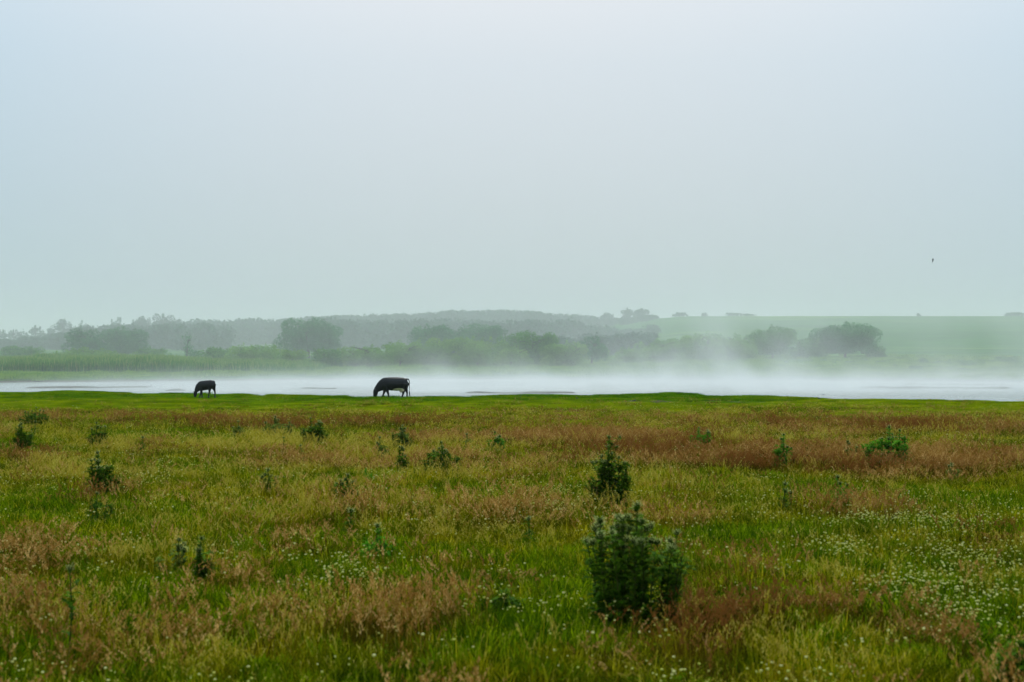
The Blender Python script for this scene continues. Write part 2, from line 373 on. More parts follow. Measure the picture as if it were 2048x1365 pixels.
for i in range(4):
    b = MB(); clover(b, (9, 4, 13, 6)[i], .26, rs); SRC['clover'].append(b.mesh('clover_tuft', [M['cloverleaf'], M['clover']]))

# where each kind of grass grows (centre x, row and spread, in the photograph's frame)
PAT = {
 'rust': [(200, 838, 230, 9, 1.1), (60, 848, 120, 8, .8), (1230, 890, 220, 9, 2.0), (1480, 928, 330, 16, 2.1), (1920, 945, 200, 20, 2.5), (1700, 935, 160, 16, 2.0), (1000, 886, 200, 9, 1.3), (620, 852, 280, 8, 1.0), (950, 942, 190, 9, 1.2), (650, 932, 120, 9, 1.3),
          (1600, 850, 500, 8, 1.1), (1100, 845, 300, 7, .6), (60, 1145, 140, 32, 2.5), (400, 1275, 180, 40, 1.1), (150, 1330, 150, 30, 1.1), (480, 1180, 60, 20, 1.0), (800, 1300, 160, 32, 1.8), (1400, 1265, 110, 34, 1.8), (1550, 1235, 120, 22, 1.2), (1850, 1280, 90, 25, 1.2), (1430, 1330, 90, 20, 1.5), (1330, 1065, 90, 20, 1.3), (1000, 1055, 160, 14, .9),
          (60, 1250, 90, 40, 1.1), (500, 1200, 140, 22, 1.2), (900, 1170, 120, 22, .8), (1650, 1240, 120, 25, 1.3), (1450, 1180, 90, 30, .9), (100, 930, 100, 8, .8), (1750, 1040, 120, 12, .9), (1980, 1100, 70, 12, .7), (1200, 1340, 80, 20, .7), (1900, 870, 250, 9, 1.2), (350, 850, 150, 7, .9)],
 'straw': [(780, 930, 100, 9, 1.6), (580, 905, 210, 13, 1.3), (250, 962, 150, 9, 1.0), (240, 1150, 120, 22, 2.4), (900, 1090, 150, 18, 1.1), (420, 1060, 150, 16, 1.0), (1150, 940, 160, 12, 1.0), (100, 960, 110, 12, 1.0), (1350, 990, 150, 16, .8), (620, 1010, 160, 14, .9), (300, 910, 200, 9, .8), (1480, 900, 200, 8, .8), (1600, 1180, 120, 20, .8), (700, 1230, 120, 20, .8)],
 'lush': [(350, 880, 140, 9, 2.4), (60, 905, 120, 8, 1.6), (340, 940, 110, 10, 1.4), (60, 1015, 110, 18, 2.2), (260, 1015, 140, 15, 1.8), (710, 1085, 90, 20, 1.6), (1450, 1090, 150, 20, 1.5), (1700, 990, 120, 16, 1.8), (1930, 1015, 150, 20, 1.8), (1040, 1290, 130, 50, 2.4), (930, 1190, 110, 25, 1.2),
          (1960, 1290, 120, 60, 2.4), (330, 1220, 130, 30, 2.0), (150, 1230, 110, 40, 1.3), (1650, 1310, 80, 45, 1.6), (980, 985, 200, 12, 1.1), (220, 1345, 160, 25, 1.4), (1300, 1200, 200, 30, 1.5), (700, 960, 110, 10, .8), (600, 1210, 60, 25, 1.0), (560, 1330, 80, 30, 1.2)],
 'clover': [(1050, 1003, 170, 9, 1.5), (1150, 1042, 90, 8, 1.6), (1720, 1140, 200, 26, 2.4), (1900, 1065, 150, 18, 1.5), (1820, 1205, 180, 22, 1.8), (650, 1180, 90, 20, 1.4), (1120, 1275, 120, 22, 1.8), (1960, 1235, 90, 50, 1.1), (1600, 1065, 130, 10, 1.2), (335, 940, 50, 8, 1.4), (640, 1130, 70, 12, .9), (1500, 1130, 90, 18, 1.0), (1900, 1330, 100, 25, 1.2), (1250, 960, 40, 6, .5), (300, 970, 80, 7, .8)],
}
def weights(px, row, x, y):
    W = {}
    wx = px + (fbm(x, y, 2.2, 20) - .5) * 130; wr = row + (fbm(x, y, 1.6, 24) - .5) * np.clip((row - 790) * .16, 3, 60)
    for k, L in PAT.items():
        w = 0
        for (cx, cy, sx, sy, a) in L: w = w + a * np.exp(-((wx - cx) / sx) ** 2 - ((wr - cy) / sy) ** 2)
        W[k] = w
    n1 = fbm(x, y, 3.5, 30); n2 = fbm(x, y, 2.5, 40); n3 = fbm(x, y, 5, 50)
    W['meadow'] = .85 + .3 * n3
    c1 = fbm(x, y, 1.1, 61, 2); c2 = fbm(x, y, 1.1, 64, 2); c3 = fbm(x, y, 1.3, 67, 2)
    W['rust'] = W['rust'] * (.6 + .8 * n2) * (1 - .85 * sstep(50, 66, y)) + .40 * sstep(.55, .75, n1) * (1 - .6 * sstep(50, 62, y)) + .03
    W['straw'] = W['straw'] * .8 + .6 * sstep(.5, .75, n2) + .05
    W['lush'] = W['lush'] * (.6 + .8 * n3) + .5 * sstep(.5, .7, 1 - n3)
    W['rust'] = W['rust'] * (.25 + 1.5 * c1); W['straw'] = W['straw'] * (.25 + 1.5 * c2); W['lush'] = (W['lush'] * 1.5 + W['clover'] * .7) * (.25 + 1.5 * c3)
    W['clover'] = .035 + W['clover'] * (.15 + 1.9 * sstep(.42, .72, fbm(x, y, 1.6, 60))) + .03
    return W
def sample(y0, y1, rho, over=1.35):
    n = int((y1 ** 2 - y0 ** 2) / 2 * .72 * over * rho + (y1 - y0) * 6 * rho)
    y = np.sqrt(rng.random(n) * (y1 ** 2 - y0 ** 2) + y0 ** 2); x = (rng.random(n) - .5) * (y * .72 * over + 6)
    return x, y
xs, ys = [], []
for (a, b_, rho) in ((3, 9, 14), (9, 20, 24), (20, 32, 22), (32, 50, 19), (50, 76, 13)):
    x, y = sample(a, b_, rho); xs.append(x); ys.append(y)
x = np.concatenate(xs); y = np.concatenate(ys); z = terrain(x, y)
px = x / y * F + 1024; row = HOR + (CAMZ - z) / y * F
tallmask = rng.random(len(x)) < 1 - sstep(54, 82, y + (fbm(x, y, 5, 77) - .5) * 26)
x, y, z, px, row = (a[tallmask] for a in (x, y, z, px, row))
W = weights(px, row, x, y)
keys = ['meadow', 'rust', 'straw', 'lush']
wm = np.stack([W[k] for k in keys], 1); wm = wm ** 1.55; wm /= wm.sum(1, keepdims=True)
pick = (rng.random(len(x))[:, None] > np.cumsum(wm, 1)).sum(1).clip(0, 3)
LAB = {'meadow': 'yellow green meadow grass covering the foreground', 'rust': 'reddish brown seeding grass in drifts across the meadow',
       'straw': 'straw coloured seeding grass between the green grass', 'lush': 'low dark green lush grass patches in the meadow'}
NAM = {'meadow': 'meadow_grass', 'rust': 'seeding_grass', 'straw': 'straw_grass', 'lush': 'lush_grass'}
cross = {}
for i, k in enumerate(keys):
    s = pick == i; n = s.sum(); P = np.stack([x[s], y[s], z[s] - .01], 1)
    far = 1 + .25 * sstep(25, 70, y[s]); hs = rng.uniform(.5, 1.15, n) * (.45 + .95 * fbm(x[s], y[s], 1.6, 90)) * (1 - .35 * sstep(56, 74, y[s]))
    thick = np.interp(y[s], [10, 30, 75], [1.0, 1.15, 1.5])
    tn = np.clip((W['rust'][s] - .3) * .45, 0, .85) if k in ('meadow', 'rust') else (np.clip(1 - W['lush'][s], 0, .6) if k == 'lush' else rng.uniform(0, .6, n))
    tn = np.clip(tn + rng.uniform(-.25, .35, n), 0, 1)
    if k == 'rust': tn = np.clip(sstep(.4, .75, fbm(x[s], y[s], 4, 95)) + .5 * sstep(30, 55, y[s]) + rng.uniform(-.3, .3, n), 0, 1)
    scatter(NAM[k], src_collection('src_' + k, SRC[k]), P, rng.integers(0, len(SRC[k]), n), np.stack([rng.normal(0, .08, n), rng.normal(0, .08, n), rng.uniform(0, 6.28, n)], 1),
            np.stack([far * thick, far * thick, hs], 1), tn, LAB[k], 4)
# clover in flower
cw = W['clover']; s = rng.random(len(x)) < np.clip(cw * .38, 0, .7); n = s.sum()
scatter('clover', src_collection('src_clover', SRC['clover']), np.stack([x[s], y[s], z[s]], 1), rng.integers(0, 4, n), np.stack([np.zeros(n), np.zeros(n), rng.uniform(0, 6.28, n)], 1),
        np.stack([np.full(n, 1.1), np.full(n, 1.1), rng.uniform(.8, 1.25, n)], 1), rng.random(n), 'white clover in flower among the low green grass', 4)
# short turf on the bank
x, y = sample(51, 116, 9.5, 1.25); yb = np.interp(x / y, BU, BY)
z = terrain(x, y); s = (y < yb + .6) & (z > -.2); s &= rng.random(len(x)) < sstep(50, 66, y + (fbm(x, y, 6, 77) - .5) * 10)
pxx = x / y * F + 1024; rw = HOR + (CAMZ - z) / y * F
mp_ = sstep(1150, 1230, pxx) * (1 - sstep(1560, 1620, pxx)) * np.exp(-((rw - 803) / 4.5) ** 2) * sstep(.42, .55, fbm(x, y, 2.2, 12))
s &= rng.random(len(x)) > mp_ * .9
for (cx_, cy_) in ((-8.0, 93.2), (-20.6, 93.2)): s &= ~((np.abs(x - cx_) < 2.2) & (np.abs(y - cy_) < 3.2) & (rng.random(len(x)) < .8))
x, y, z = x[s], y[s], z[s]; n = len(x)
scatter('turf', src_collection('src_turf', SRC['turf']), np.stack([x, y, z - .01], 1), rng.integers(0, 3, n), np.stack([np.zeros(n), np.zeros(n), rng.uniform(0, 6.28, n)], 1),
        np.stack([np.full(n, 1.5), np.full(n, 1.5), rng.uniform(.6, 1.4, n) * (.55 + 1.9 * sstep(.35, .75, fbm(x, y, 5, 15)))], 1), np.clip(1.1 - sstep(74, 96, y) * .75 + 1.3 * (fbm(x, y, 7, 17) - .5) + rng.uniform(-.2, .2, n), 0, 1), 'short bright green grazed turf along the near bank', 3)
n = 6500; y = 66 + 44 * rng.random(n) ** 1.3; x = (rng.random(n) - .5) * y * .9; yb = np.interp(x / y, BU, BY); z = terrain(x, y)
s = (y < yb) & (z > -.12) & (rng.random(n) < .15 + .85 * sstep(.52, .7, fbm(x, y, 3.0, 44)))
for (cx_, cy_) in ((-8.0, 92.5), (-20.6, 92.5)): s &= ~((np.abs(x - cx_) < 2.4) & (np.abs(y - cy_) < 5.0))
x, y, z = x[s], y[s], z[s]; n = len(x)
scatter('bank_tufts', src_collection('src_bank', SRC['lush'] + SRC['meadow'] + SRC['rust'] + SRC['straw']), np.stack([x, y, z - .02], 1), rng.integers(0, 15, n) * (rng.random(n) < 1.15 - sstep(70, 100, y) * .7).astype(int), np.stack([np.zeros(n), np.zeros(n), rng.uniform(0, 6.28, n)], 1),
        np.stack([np.full(n, 1.2), np.full(n, 1.2), rng.uniform(.22, .75, n) * (1 - .45 * sstep(75, 100, y))], 1), rng.random(n) * .7, 'darker grass tufts dotted over the grazed bank', 7)
# far shore tussocks and reeds
TS = []; RS_ = []
for i in range(3):
    b = MB(); blades(b, 60, .55, .42, .045, .7, rs=rs); TS.append(b.mesh('tussock', [M['tussock']]))
    b = MB(); blades(b, 80, 1.0, 2.0, .05, .22, rs=rs, r=(0, .7), sk=1); blades(b, 20, 1.0, 2.2, .05, .2, rs=rs, r=(.8, 1), sk=1); RS_.append(b.mesh('reed_clump', [M['reed']]))
n = 14000
y = 165 + 125 * rng.random(n) ** 1.4; x = (rng.random(n) - .5) * y * .92; yf = np.interp(x / y, FU, FY); z = terrain(x, y)
s = (y > yf + 1.5) & (z > -.3) & (rng.random(n) < .35 + .65 * sstep(.4, .6, fbm(x, y, 7, 14))); x, y, z = x[s], y[s], z[s]; n = len(x)
scatter('tussock_grass', src_collection('src_tussock', TS), np.stack([x, y, z], 1), rng.integers(0, 3, n), np.stack([np.zeros(n), np.zeros(n), rng.uniform(0, 6.28, n)], 1),
        np.stack([np.full(n, 1.4)] * 2 + [rng.uniform(.5, 1.7, n) * (.4 + fbm(x, y, 6, 16))], 1), rng.random(n), 'rough tussocky grass beyond the pond', 3)
n = 9500
y = 204 + 34 * rng.random(n); u = rng.uniform(-.50, -.13, n); x = u * y; z = terrain(x, y)
lim = np.interp(u, [-.5, -.36, -.24, -.215, -.17, -.13], [1, 1, 1, .55, .5, 0])
s = rng.random(n) < lim * (.4 + .6 * sstep(204, 212, y)); x, y, z, u = x[s], y[s], z[s], u[s]; n = len(x)
hh = np.interp(u, [-.5, -.36, -.24, -.21, -.13], [1, 1, 1, .8, .6]) * rng.uniform(.85, 1.12, n)
scatter('reed_bed', src_collection('src_reed', RS_), np.stack([x, y, z], 1), rng.integers(0, 3, n), np.stack([np.zeros(n), np.zeros(n), rng.uniform(0, 6.28, n)], 1),
        np.stack([rng.uniform(.8, 1.5, n), rng.uniform(.8, 1.5, n), hh * (.62 + .72 * fbm(x, y, 4, 19))], 1), rng.random(n) * .6, 'tall green reed bed along the far left shore', 3)

# ------------------------------------------------------------------ trees
def crown_mesh(name, W_, H_, m, seed, leaf=.28, lobes=9, base=.12, dens=1.0, flat=.8):
    """leafy crown W_ wide, H_ high standing on z=0: clumps of leaf-sized faces through a union of lobes"""
    r = np.random.default_rng(seed); L = []
    rw = W_ / 2
    bushy = base < .1; nl = int(lobes * 1.7 * min(3, max(1, W_ / (1.7 * H_)))) + 2; core = min(W_ / 2, H_ * .8)
    for i in range(nl):
        a = r.uniform(0, 6.283); d = rw * .78 * math.sqrt(r.random()); f = d / rw
        hz = H_ * (r.uniform(.16, .80) if bushy else base + (1 - base) * r.uniform(.22, .80)); hz = min(hz, H_ * (.92 - .62 * f * f))
        rr = r.uniform(.20, .36) * core; L.append((d * math.cos(a), d * math.sin(a) * .85, hz, rr * r.uniform(.95, 1.35), rr * r.uniform(.7, 1.0)))
    L.append((0, 0, H_ * (.45 + base / 2), rw * .55, H_ * .36))
    for i in range(5 if W_ < 1.7 * H_ else 12):        # skirt of lower boughs
        L.append((rw * r.uniform(-.75, .75), rw * r.uniform(-.4, .4), H_ * (.2 if bushy else .2 + base * .8), core * r.uniform(.22, .34), H_ * .2))
    for i in range(7 if bushy else 4):   # upright shoots breaking the outline
        t = r.uniform(-.8, .8); L.append((rw * t, rw * r.uniform(-.3, .3), H_ * (.80 - .45 * t * t + r.uniform(-.05, .1)), core * .10, core * .20))
    P = []; Nn = []; sh = []
    for (cx, cy, cz, rx, rz) in L:
        cz = min(cz, H_ * (1.02 - .35 * (cx / rw) ** 2) - rz); cz = max(cz, rz * .75 + base * H_ * .4)
        n = int(dens * 4 * math.pi * rx * (rx + rz) / 2 / (leaf * leaf) * .95)
        v = r.normal(size=(n, 3)); v /= np.linalg.norm(v, axis=1)[:, None]
        k = 1 - .35 * r.random(n) ** 1.5 + .10 * (r.random(n) > .82) * r.random(n) + .14 * (vnoise(v[:, 0] * 3 + cx, v[:, 2] * 3 + cy, 1, seed) - .5) + .16 * (vnoise(v[:, 0] * 7 + cx, v[:, 2] * 7 + cy, 1, seed) - .5)
        P.append(np.stack([cx + v[:, 0] * rx * k, cy + v[:, 1] * rx * k, cz + v[:, 2] * rz * k], 1)); Nn.append(v); sh.append(np.full(n, r.uniform(.0, .5)))
    P = np.concatenate(P); Nn = np.concatenate(Nn); sh = np.concatenate(sh)
    ok = (P[:, 2] > .05 * H_) & (vnoise(P[:, 0], P[:, 2] + P[:, 1], leaf * 3.2, seed + 3) > .16)
    P, Nn, sh = P[ok], Nn[ok], sh[ok]; P[:, 2] *= H_ / P[:, 2].max(); n = len(P)
    nn = Nn + r.normal(size=(n, 3)) * .7; nn /= np.linalg.norm(nn, axis=1)[:, None]
    t = np.cross(nn, r.normal(size=(n, 3))); t /= np.linalg.norm(t, axis=1)[:, None]; bb = np.cross(nn, t)
    s = (leaf * r.uniform(.55, 1.3, n))[:, None] * .62
    V = np.stack([P - t * s, P + bb * s * .6 + nn * s * .15, P + t * s, P - bb * s * .6 - nn * s * .1], 1).reshape(-1, 3)
    rv = np.repeat(np.clip(sh + r.uniform(0, .5, n), 0, 1), 4)
    return mesh_np(name, V, np.arange(4 * n), np.full(n, 4), [m], {'r': rv})
def trunk_mesh(H_, W_, seed, multi=1):
    r = random.Random(seed); b = MB()
    for k in range(multi):
        a = r.uniform(0, 6.28); ln = (.12 if multi == 1 else .3) * W_ * r.uniform(.3, 1); tr = .035 * H_ / multi ** .5
        top = Vector((math.cos(a) * ln, math.sin(a) * ln, H_ * .72)); mid = Vector((top.x * .3, top.y * .3, H_ * .35))
        b.add(*tube_geo([(r.uniform(-.1, .1) * k, r.uniform(-.1, .1) * k, -.3), (0, 0, .3), mid, top], [tr * 1.3, tr, tr * .7, tr * .2], 7))
        for j in range(5):
            f = r.uniform(.3, .85); p = mid.lerp(top, f) if f > .5 else Vector((0, 0, .3)).lerp(mid, f * 2); aa = r.uniform(0, 6.28); l = W_ * r.uniform(.2, .38)
            e = p + Vector((math.cos(aa) * l, math.sin(aa) * l, H_ * r.uniform(.1, .28)))
            b.add(*tube_geo([p, p.lerp(e, .5) + Vector((0, 0, .1)), e], [tr * .5, tr * .32, tr * .1], 5))
    return b.mesh('trunk', [M['bark']], True)
def tree(name, cat, label, px, rows, w, dist, m, group, seed, leaf=None, lobes=9, multi=1, base=.12, dens=1.):
    w = w * (1.35 if m == 'c_blue' else 1.25 if m == 'c_light' else 1.15)
    u = (px - 1024) / F; X0, Y0 = u * dist, dist; zg = ground(X0, Y0)
    top = CAMZ - (rows - HOR) / F * dist; H_ = max((top - zg) * (1.13 if m == 'c_light' else 1.05), 1.); W_ = w / F * dist
    e = empty(name, (X0, Y0, zg)); tag(e, label, cat, group)
    lf = leaf or dist / F * 2.3
    for nm, me in (('crown', crown_mesh('crown', W_, H_, M[m], seed, lf, lobes, base, dens)), ('trunk', trunk_mesh(H_, W_, seed, multi))):
        o = bpy.data.objects.new(nm, me); COL.objects.link(o); o.parent = e
    return e
G1 = 'willow bushes along the far shore'; G2 = 'dark trees behind the reeds and willows'; G3 = 'faint trees on the left skyline'; G4 = 'faint trees and bushes on the far ridge'
TR = [
 ('tree', 'tree', 'broad dark rounded tree standing alone right of the willows', 1690, 645, 138, 282, 'c_dark', G2, 8, 1),
 ('bush', 'bush', 'low grey green bush tucked against right foot of the broad dark tree', 1752, 692, 46, 284, 'c_mid', G2, 4, 2),
 ('tree', 'tree', 'ragged topped tree half hidden in steam left of the broad dark tree', 1545, 652, 112, 278, 'c_mid', G2, 8, 2),
 ('bush', 'bush', 'rounded bush filling the gap between ragged tree and broad dark tree', 1615, 672, 80, 280, 'c_mid', G2, 6, 2),
 ('willow_bush', 'bush', 'green bush in thick steam left of the ragged topped tree', 1472, 672, 84, 272, 'c_light', G1, 7, 3),
 ('willow_bush', 'bush', 'taller peaked bush in the middle of the steam veiled thicket', 1405, 668, 92, 268, 'c_light', G1, 7, 3),
 ('willow_bush', 'bush', 'sloping bush second from left of the steam veiled thicket', 1325, 681, 108, 262, 'c_light', G1, 8, 3),
 ('willow_bush', 'bush', 'low bush at the left foot of the steam veiled thicket', 1255, 697, 76, 258, 'c_light', G1, 6, 3),
 ('tree', 'tree', 'dark upright round tree closing the right end of the pale willows', 1183, 672, 62, 250, 'c_dark', G2, 7, 1),
 ('willow_bush', 'willow', 'pale willow leaning against the dark upright round tree', 1128, 686, 92, 242, 'c_light', G1, 8, 3),
 ('willow_bush', 'willow', 'tallest pale willow, pointed top with feathery shoots', 1062, 664, 112, 246, 'c_mid', G1, 9, 3),
 ('willow_bush', 'willow', 'bright pale willow low in front of the tallest pointed willow', 1020, 696, 96, 236, 'c_light', G1, 7, 3),
 ('willow_bush', 'willow', 'light green willow below right half of the long dark tree clump', 955, 679, 116, 244, 'c_light', G1, 9, 3),
 ('willow_bush', 'willow', 'light green willow below left half of the long dark tree clump', 872, 681, 110, 246, 'c_light', G1, 9, 3),
 ('willow_bush', 'willow', 'mid green willow stepping down left of the long dark tree clump', 800, 686, 90, 246, 'c_light', G1, 8, 3),
 ('willow_bush', 'willow', 'low willow with darker foot above the grazing cow', 735, 693, 100, 240, 'c_light', G1, 8, 3),
 ('bush', 'bush', 'compact dark bush low at the left end of the willows', 645, 696, 74, 234, 'c_mid', G2, 7, 3),
 ('willow_bush', 'willow', 'small pale willow just right of the compact dark bush', 690, 698, 60, 240, 'c_light', G1, 6, 3),
 ('tree', 'tree', 'left half of the long dark tree clump behind pale willows', 865, 651, 96, 310, 'c_dark', G2, 8, 1),
 ('tree', 'tree', 'right half of the long dark tree clump behind pale willows', 952, 649, 112, 312, 'c_dark', G2, 9, 1),
 ('tree', 'tree', 'big dome shaped tree behind the left end of the willows', 618, 637, 136, 330, 'c_dark', G2, 10, 1),
 ('tree', 'tree', 'dark spreading tree behind reeds, left of its paler round neighbour', 168, 656, 74, 320, 'c_dark', G2, 8, 1),
 ('tree', 'tree', 'wide round topped tree behind reeds, right of its darker neighbour', 245, 655, 98, 335, 'c_dark', G2, 10, 1),
 ('tree', 'tree', 'thin sparse upright sapling behind the right end of reeds', 374, 668, 24, 300, 'c_dark', G2, 5, 1),
 ('bush', 'bush', 'small dark bush at the foot of the thin sapling', 384, 696, 36, 290, 'c_dark', G2, 5, 2),
 ('willow_bush', 'bush', 'bluish green bush just right of the reed bed end', 432, 695, 74, 262, 'c_mid', G1, 7, 3),
 ('willow_bush', 'willow', 'wide pale yellow green willow below the dark wooded hill', 512, 691, 120, 256, 'c_light', G1, 9, 3),
 ('willow_bush', 'willow', 'low pale bush between wide pale willow and compact dark bush', 585, 701, 70, 248, 'c_light', G1, 6, 3),
 ('bush', 'bush', 'pale green hump of scrub behind the middle of the reeds', 170, 697, 120, 262, 'c_light', G1, 8, 3),
 ('bush', 'bush', 'bluish low thicket behind far left end of the reeds', 40, 692, 110, 300, 'c_mid', G2, 8, 3),
 ('bush', 'bush', 'low bluish scrub between reeds and the wide round topped tree', 300, 695, 90, 290, 'c_mid', G2, 7, 3),
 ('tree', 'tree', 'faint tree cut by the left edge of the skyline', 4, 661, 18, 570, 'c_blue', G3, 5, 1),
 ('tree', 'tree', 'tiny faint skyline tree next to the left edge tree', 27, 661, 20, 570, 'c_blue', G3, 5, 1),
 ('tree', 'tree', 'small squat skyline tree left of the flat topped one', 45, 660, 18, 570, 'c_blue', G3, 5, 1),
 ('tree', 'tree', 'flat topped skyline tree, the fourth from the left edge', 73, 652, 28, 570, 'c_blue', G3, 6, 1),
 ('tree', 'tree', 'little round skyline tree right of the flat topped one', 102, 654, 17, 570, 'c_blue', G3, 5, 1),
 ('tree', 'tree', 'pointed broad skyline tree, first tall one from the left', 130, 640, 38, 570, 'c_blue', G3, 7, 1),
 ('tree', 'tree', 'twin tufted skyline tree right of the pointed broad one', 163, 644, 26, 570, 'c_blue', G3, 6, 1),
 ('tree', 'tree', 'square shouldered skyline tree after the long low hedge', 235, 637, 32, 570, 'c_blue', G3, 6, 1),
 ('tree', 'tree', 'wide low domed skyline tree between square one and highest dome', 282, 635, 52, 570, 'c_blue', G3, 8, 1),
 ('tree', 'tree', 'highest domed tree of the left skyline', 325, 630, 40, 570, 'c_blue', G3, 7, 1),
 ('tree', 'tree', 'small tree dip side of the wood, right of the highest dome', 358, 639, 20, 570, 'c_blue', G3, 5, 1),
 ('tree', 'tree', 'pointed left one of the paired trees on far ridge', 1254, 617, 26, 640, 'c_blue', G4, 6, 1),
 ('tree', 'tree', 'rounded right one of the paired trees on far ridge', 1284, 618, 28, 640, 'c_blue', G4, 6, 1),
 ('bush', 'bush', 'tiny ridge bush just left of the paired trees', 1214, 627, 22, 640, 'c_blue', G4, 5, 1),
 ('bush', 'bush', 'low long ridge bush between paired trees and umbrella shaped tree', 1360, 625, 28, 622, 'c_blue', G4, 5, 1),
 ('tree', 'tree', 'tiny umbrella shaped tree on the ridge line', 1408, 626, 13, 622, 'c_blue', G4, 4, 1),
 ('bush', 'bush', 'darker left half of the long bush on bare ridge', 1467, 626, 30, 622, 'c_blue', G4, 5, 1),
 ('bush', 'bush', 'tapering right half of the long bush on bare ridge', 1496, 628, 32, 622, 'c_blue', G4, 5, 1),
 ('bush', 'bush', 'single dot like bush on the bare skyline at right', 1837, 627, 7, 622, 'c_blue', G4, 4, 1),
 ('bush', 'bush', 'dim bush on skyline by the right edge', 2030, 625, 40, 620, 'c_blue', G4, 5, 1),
 ('bush', 'bush', 'small upright bush in rough grass right of the broad dark tree', 1846, 716, 20, 250, 'c_mid', G1, 4, 2),
 ('bush', 'bush', 'low dark scrub in rough grass below the small upright bush', 1828, 734, 34, 215, 'c_mid', G1, 4, 2),
 ('bush', 'bush', 'shadowy bush in mist near the right edge of the rough grass', 2010, 712, 54, 250, 'c_mid', G1, 5, 2),
 ('bush', 'bush', 'round low bush in mist left of the right edge bush', 1935, 722, 36, 235, 'c_mid', G1, 4, 2),
]
for i, (nm, cat, lab, px, row, w, dist, mm, g, lb, mu) in enumerate(TR):
    tree(nm, cat, lab, px, row, w, dist, mm, g, 100 + i, lobes=lb, multi=mu, base=.05 if ('bush' in nm or mm == 'c_blue') else .13, dens=.5 if 'sapling' in lab else 1.5 if mm == 'c_blue' else 1.0)

# far woods: one mass, nobody could count it
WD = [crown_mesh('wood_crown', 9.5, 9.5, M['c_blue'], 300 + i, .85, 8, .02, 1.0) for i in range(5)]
pts = []
def wood(n, y0, y1, u0, u1, hrow, jit=1.2, hmax=12):
    for _ in range(n):
        u = random.uniform(u0, u1); yy = random.uniform(y0, y1); z0 = ground(u * yy, yy)
        px = u * F + 1024; row = np.interp(px, [p[0] for p in hrow], [p[1] for p in hrow])
        top = CAMZ - (row - HOR) / F * yy; h = min(max(top - z0 + random.uniform(-jit, .2), 2.5), hmax); pts.append((u * yy, yy, z0, h))
wood(210, 570, 640, -.30, -.11, [(160, 672), (260, 662), (320, 645), (345, 640), (450, 638), (560, 636), (700, 636)], 2.0, 14)
wood(120, 450, 540, -.37, -.20, [(0, 672), (200, 660), (330, 645), (450, 645)], 1.5, 9)
wood(30, 480, 520, -.30, -.26, [(180, 650), (300, 648)], .6, 9)
wood(210, 470, 530, -.13, .10, [(660, 636), (760, 640), (900, 634), (1000, 642), (1130, 637), (1180, 643), (1230, 655), (1310, 685)], 2.0)
wood(340, 600, 680, -.16, .10, [(560, 638), (700, 630), (800, 627), (900, 621), (1000, 619), (1100, 624), (1170, 629), (1230, 634), (1310, 637)], 1.6)
wood(70, 330, 400, -.05, .10, [(880, 675), (1300, 662)], 1.5, 7)
A = np.array(pts); n = len(A); sc = A[:, 3] / 9.5; sw = np.maximum(sc, .65) * rng.uniform(.85, 1.2, n)
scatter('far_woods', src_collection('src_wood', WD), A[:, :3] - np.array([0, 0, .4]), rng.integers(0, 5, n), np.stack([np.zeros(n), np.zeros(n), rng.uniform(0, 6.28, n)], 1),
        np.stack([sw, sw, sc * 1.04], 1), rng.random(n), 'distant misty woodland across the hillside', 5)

# ------------------------------------------------------------------ thistles
def leaf_geo(b, p, out, L, w, droop, rv, rs, spin=0):
    """spiny lobed leaf from p in direction out, with a paler rim"""
    out = Vector(out).normalized(); side = out.cross(Vector((0, 0, 1)))
    if side.length < .1: side = Vector((1, 0, 0))
    side.normalize(); nst = 5; vs = []; rr = []
    for i in range(nst + 1):
        t = i / nst; c = p + out * (L * t) + Vector((0, 0, -droop * L * t * t)); ww = w * (math.sin(math.pi * (.12 + .84 * t)) ** .7) * (1.0 if i % 2 else .45)
        lift = Vector((0, 0, .35 * ww)); vs += [c - side * ww + lift, c, c + side * ww + lift]; rr += [min(1, rv + .35), rv, min(1, rv + .35)]
    fs = []
    for i in range(nst):
        a = i * 3; fs += [[a, a + 1, a + 4, a + 3], [a + 1, a + 2, a + 5, a + 4]]
    b.add(vs, fs, rr)
def head_mesh(seed):
    r = random.Random(seed); b = MB(); vs = []; rr = []; fs = []
    prof = [(0, .008), (.012, .022), (.03, .026), (.045, .018), (.052, .012)]
    for (z, q_) in prof:
        for k in range(8): vs.append((q_ * math.cos(k * .785), q_ * math.sin(k * .785), z)); rr.append(.2)
    for i in range(4):
        for k in range(8): fs.append([i * 8 + k, i * 8 + (k + 1) % 8, i * 8 + 8 + (k + 1) % 8, i * 8 + 8 + k])
    fs.append([32 + k for k in range(8)]); b.add(vs, fs, rr)
    for k in range(46):       # spiny bracts
        a = r.uniform(0, 6.283); zz = r.uniform(.004, .05); o_ = Vector((math.cos(a), math.sin(a), r.uniform(-.1, .9))); c = Vector((math.cos(a) * .02, math.sin(a) * .02, zz)); l = r.uniform(.026, .05); sd = Vector((-math.sin(a), math.cos(a), 0)) * .006
        b.add([c - sd, c + sd, c + o_ * l], [[0, 1, 2]], [.5, .5, 1.0])
    return b.mesh('flower_head', [M['thistle_head']])
HEADS = [head_mesh(i) for i in range(3)]
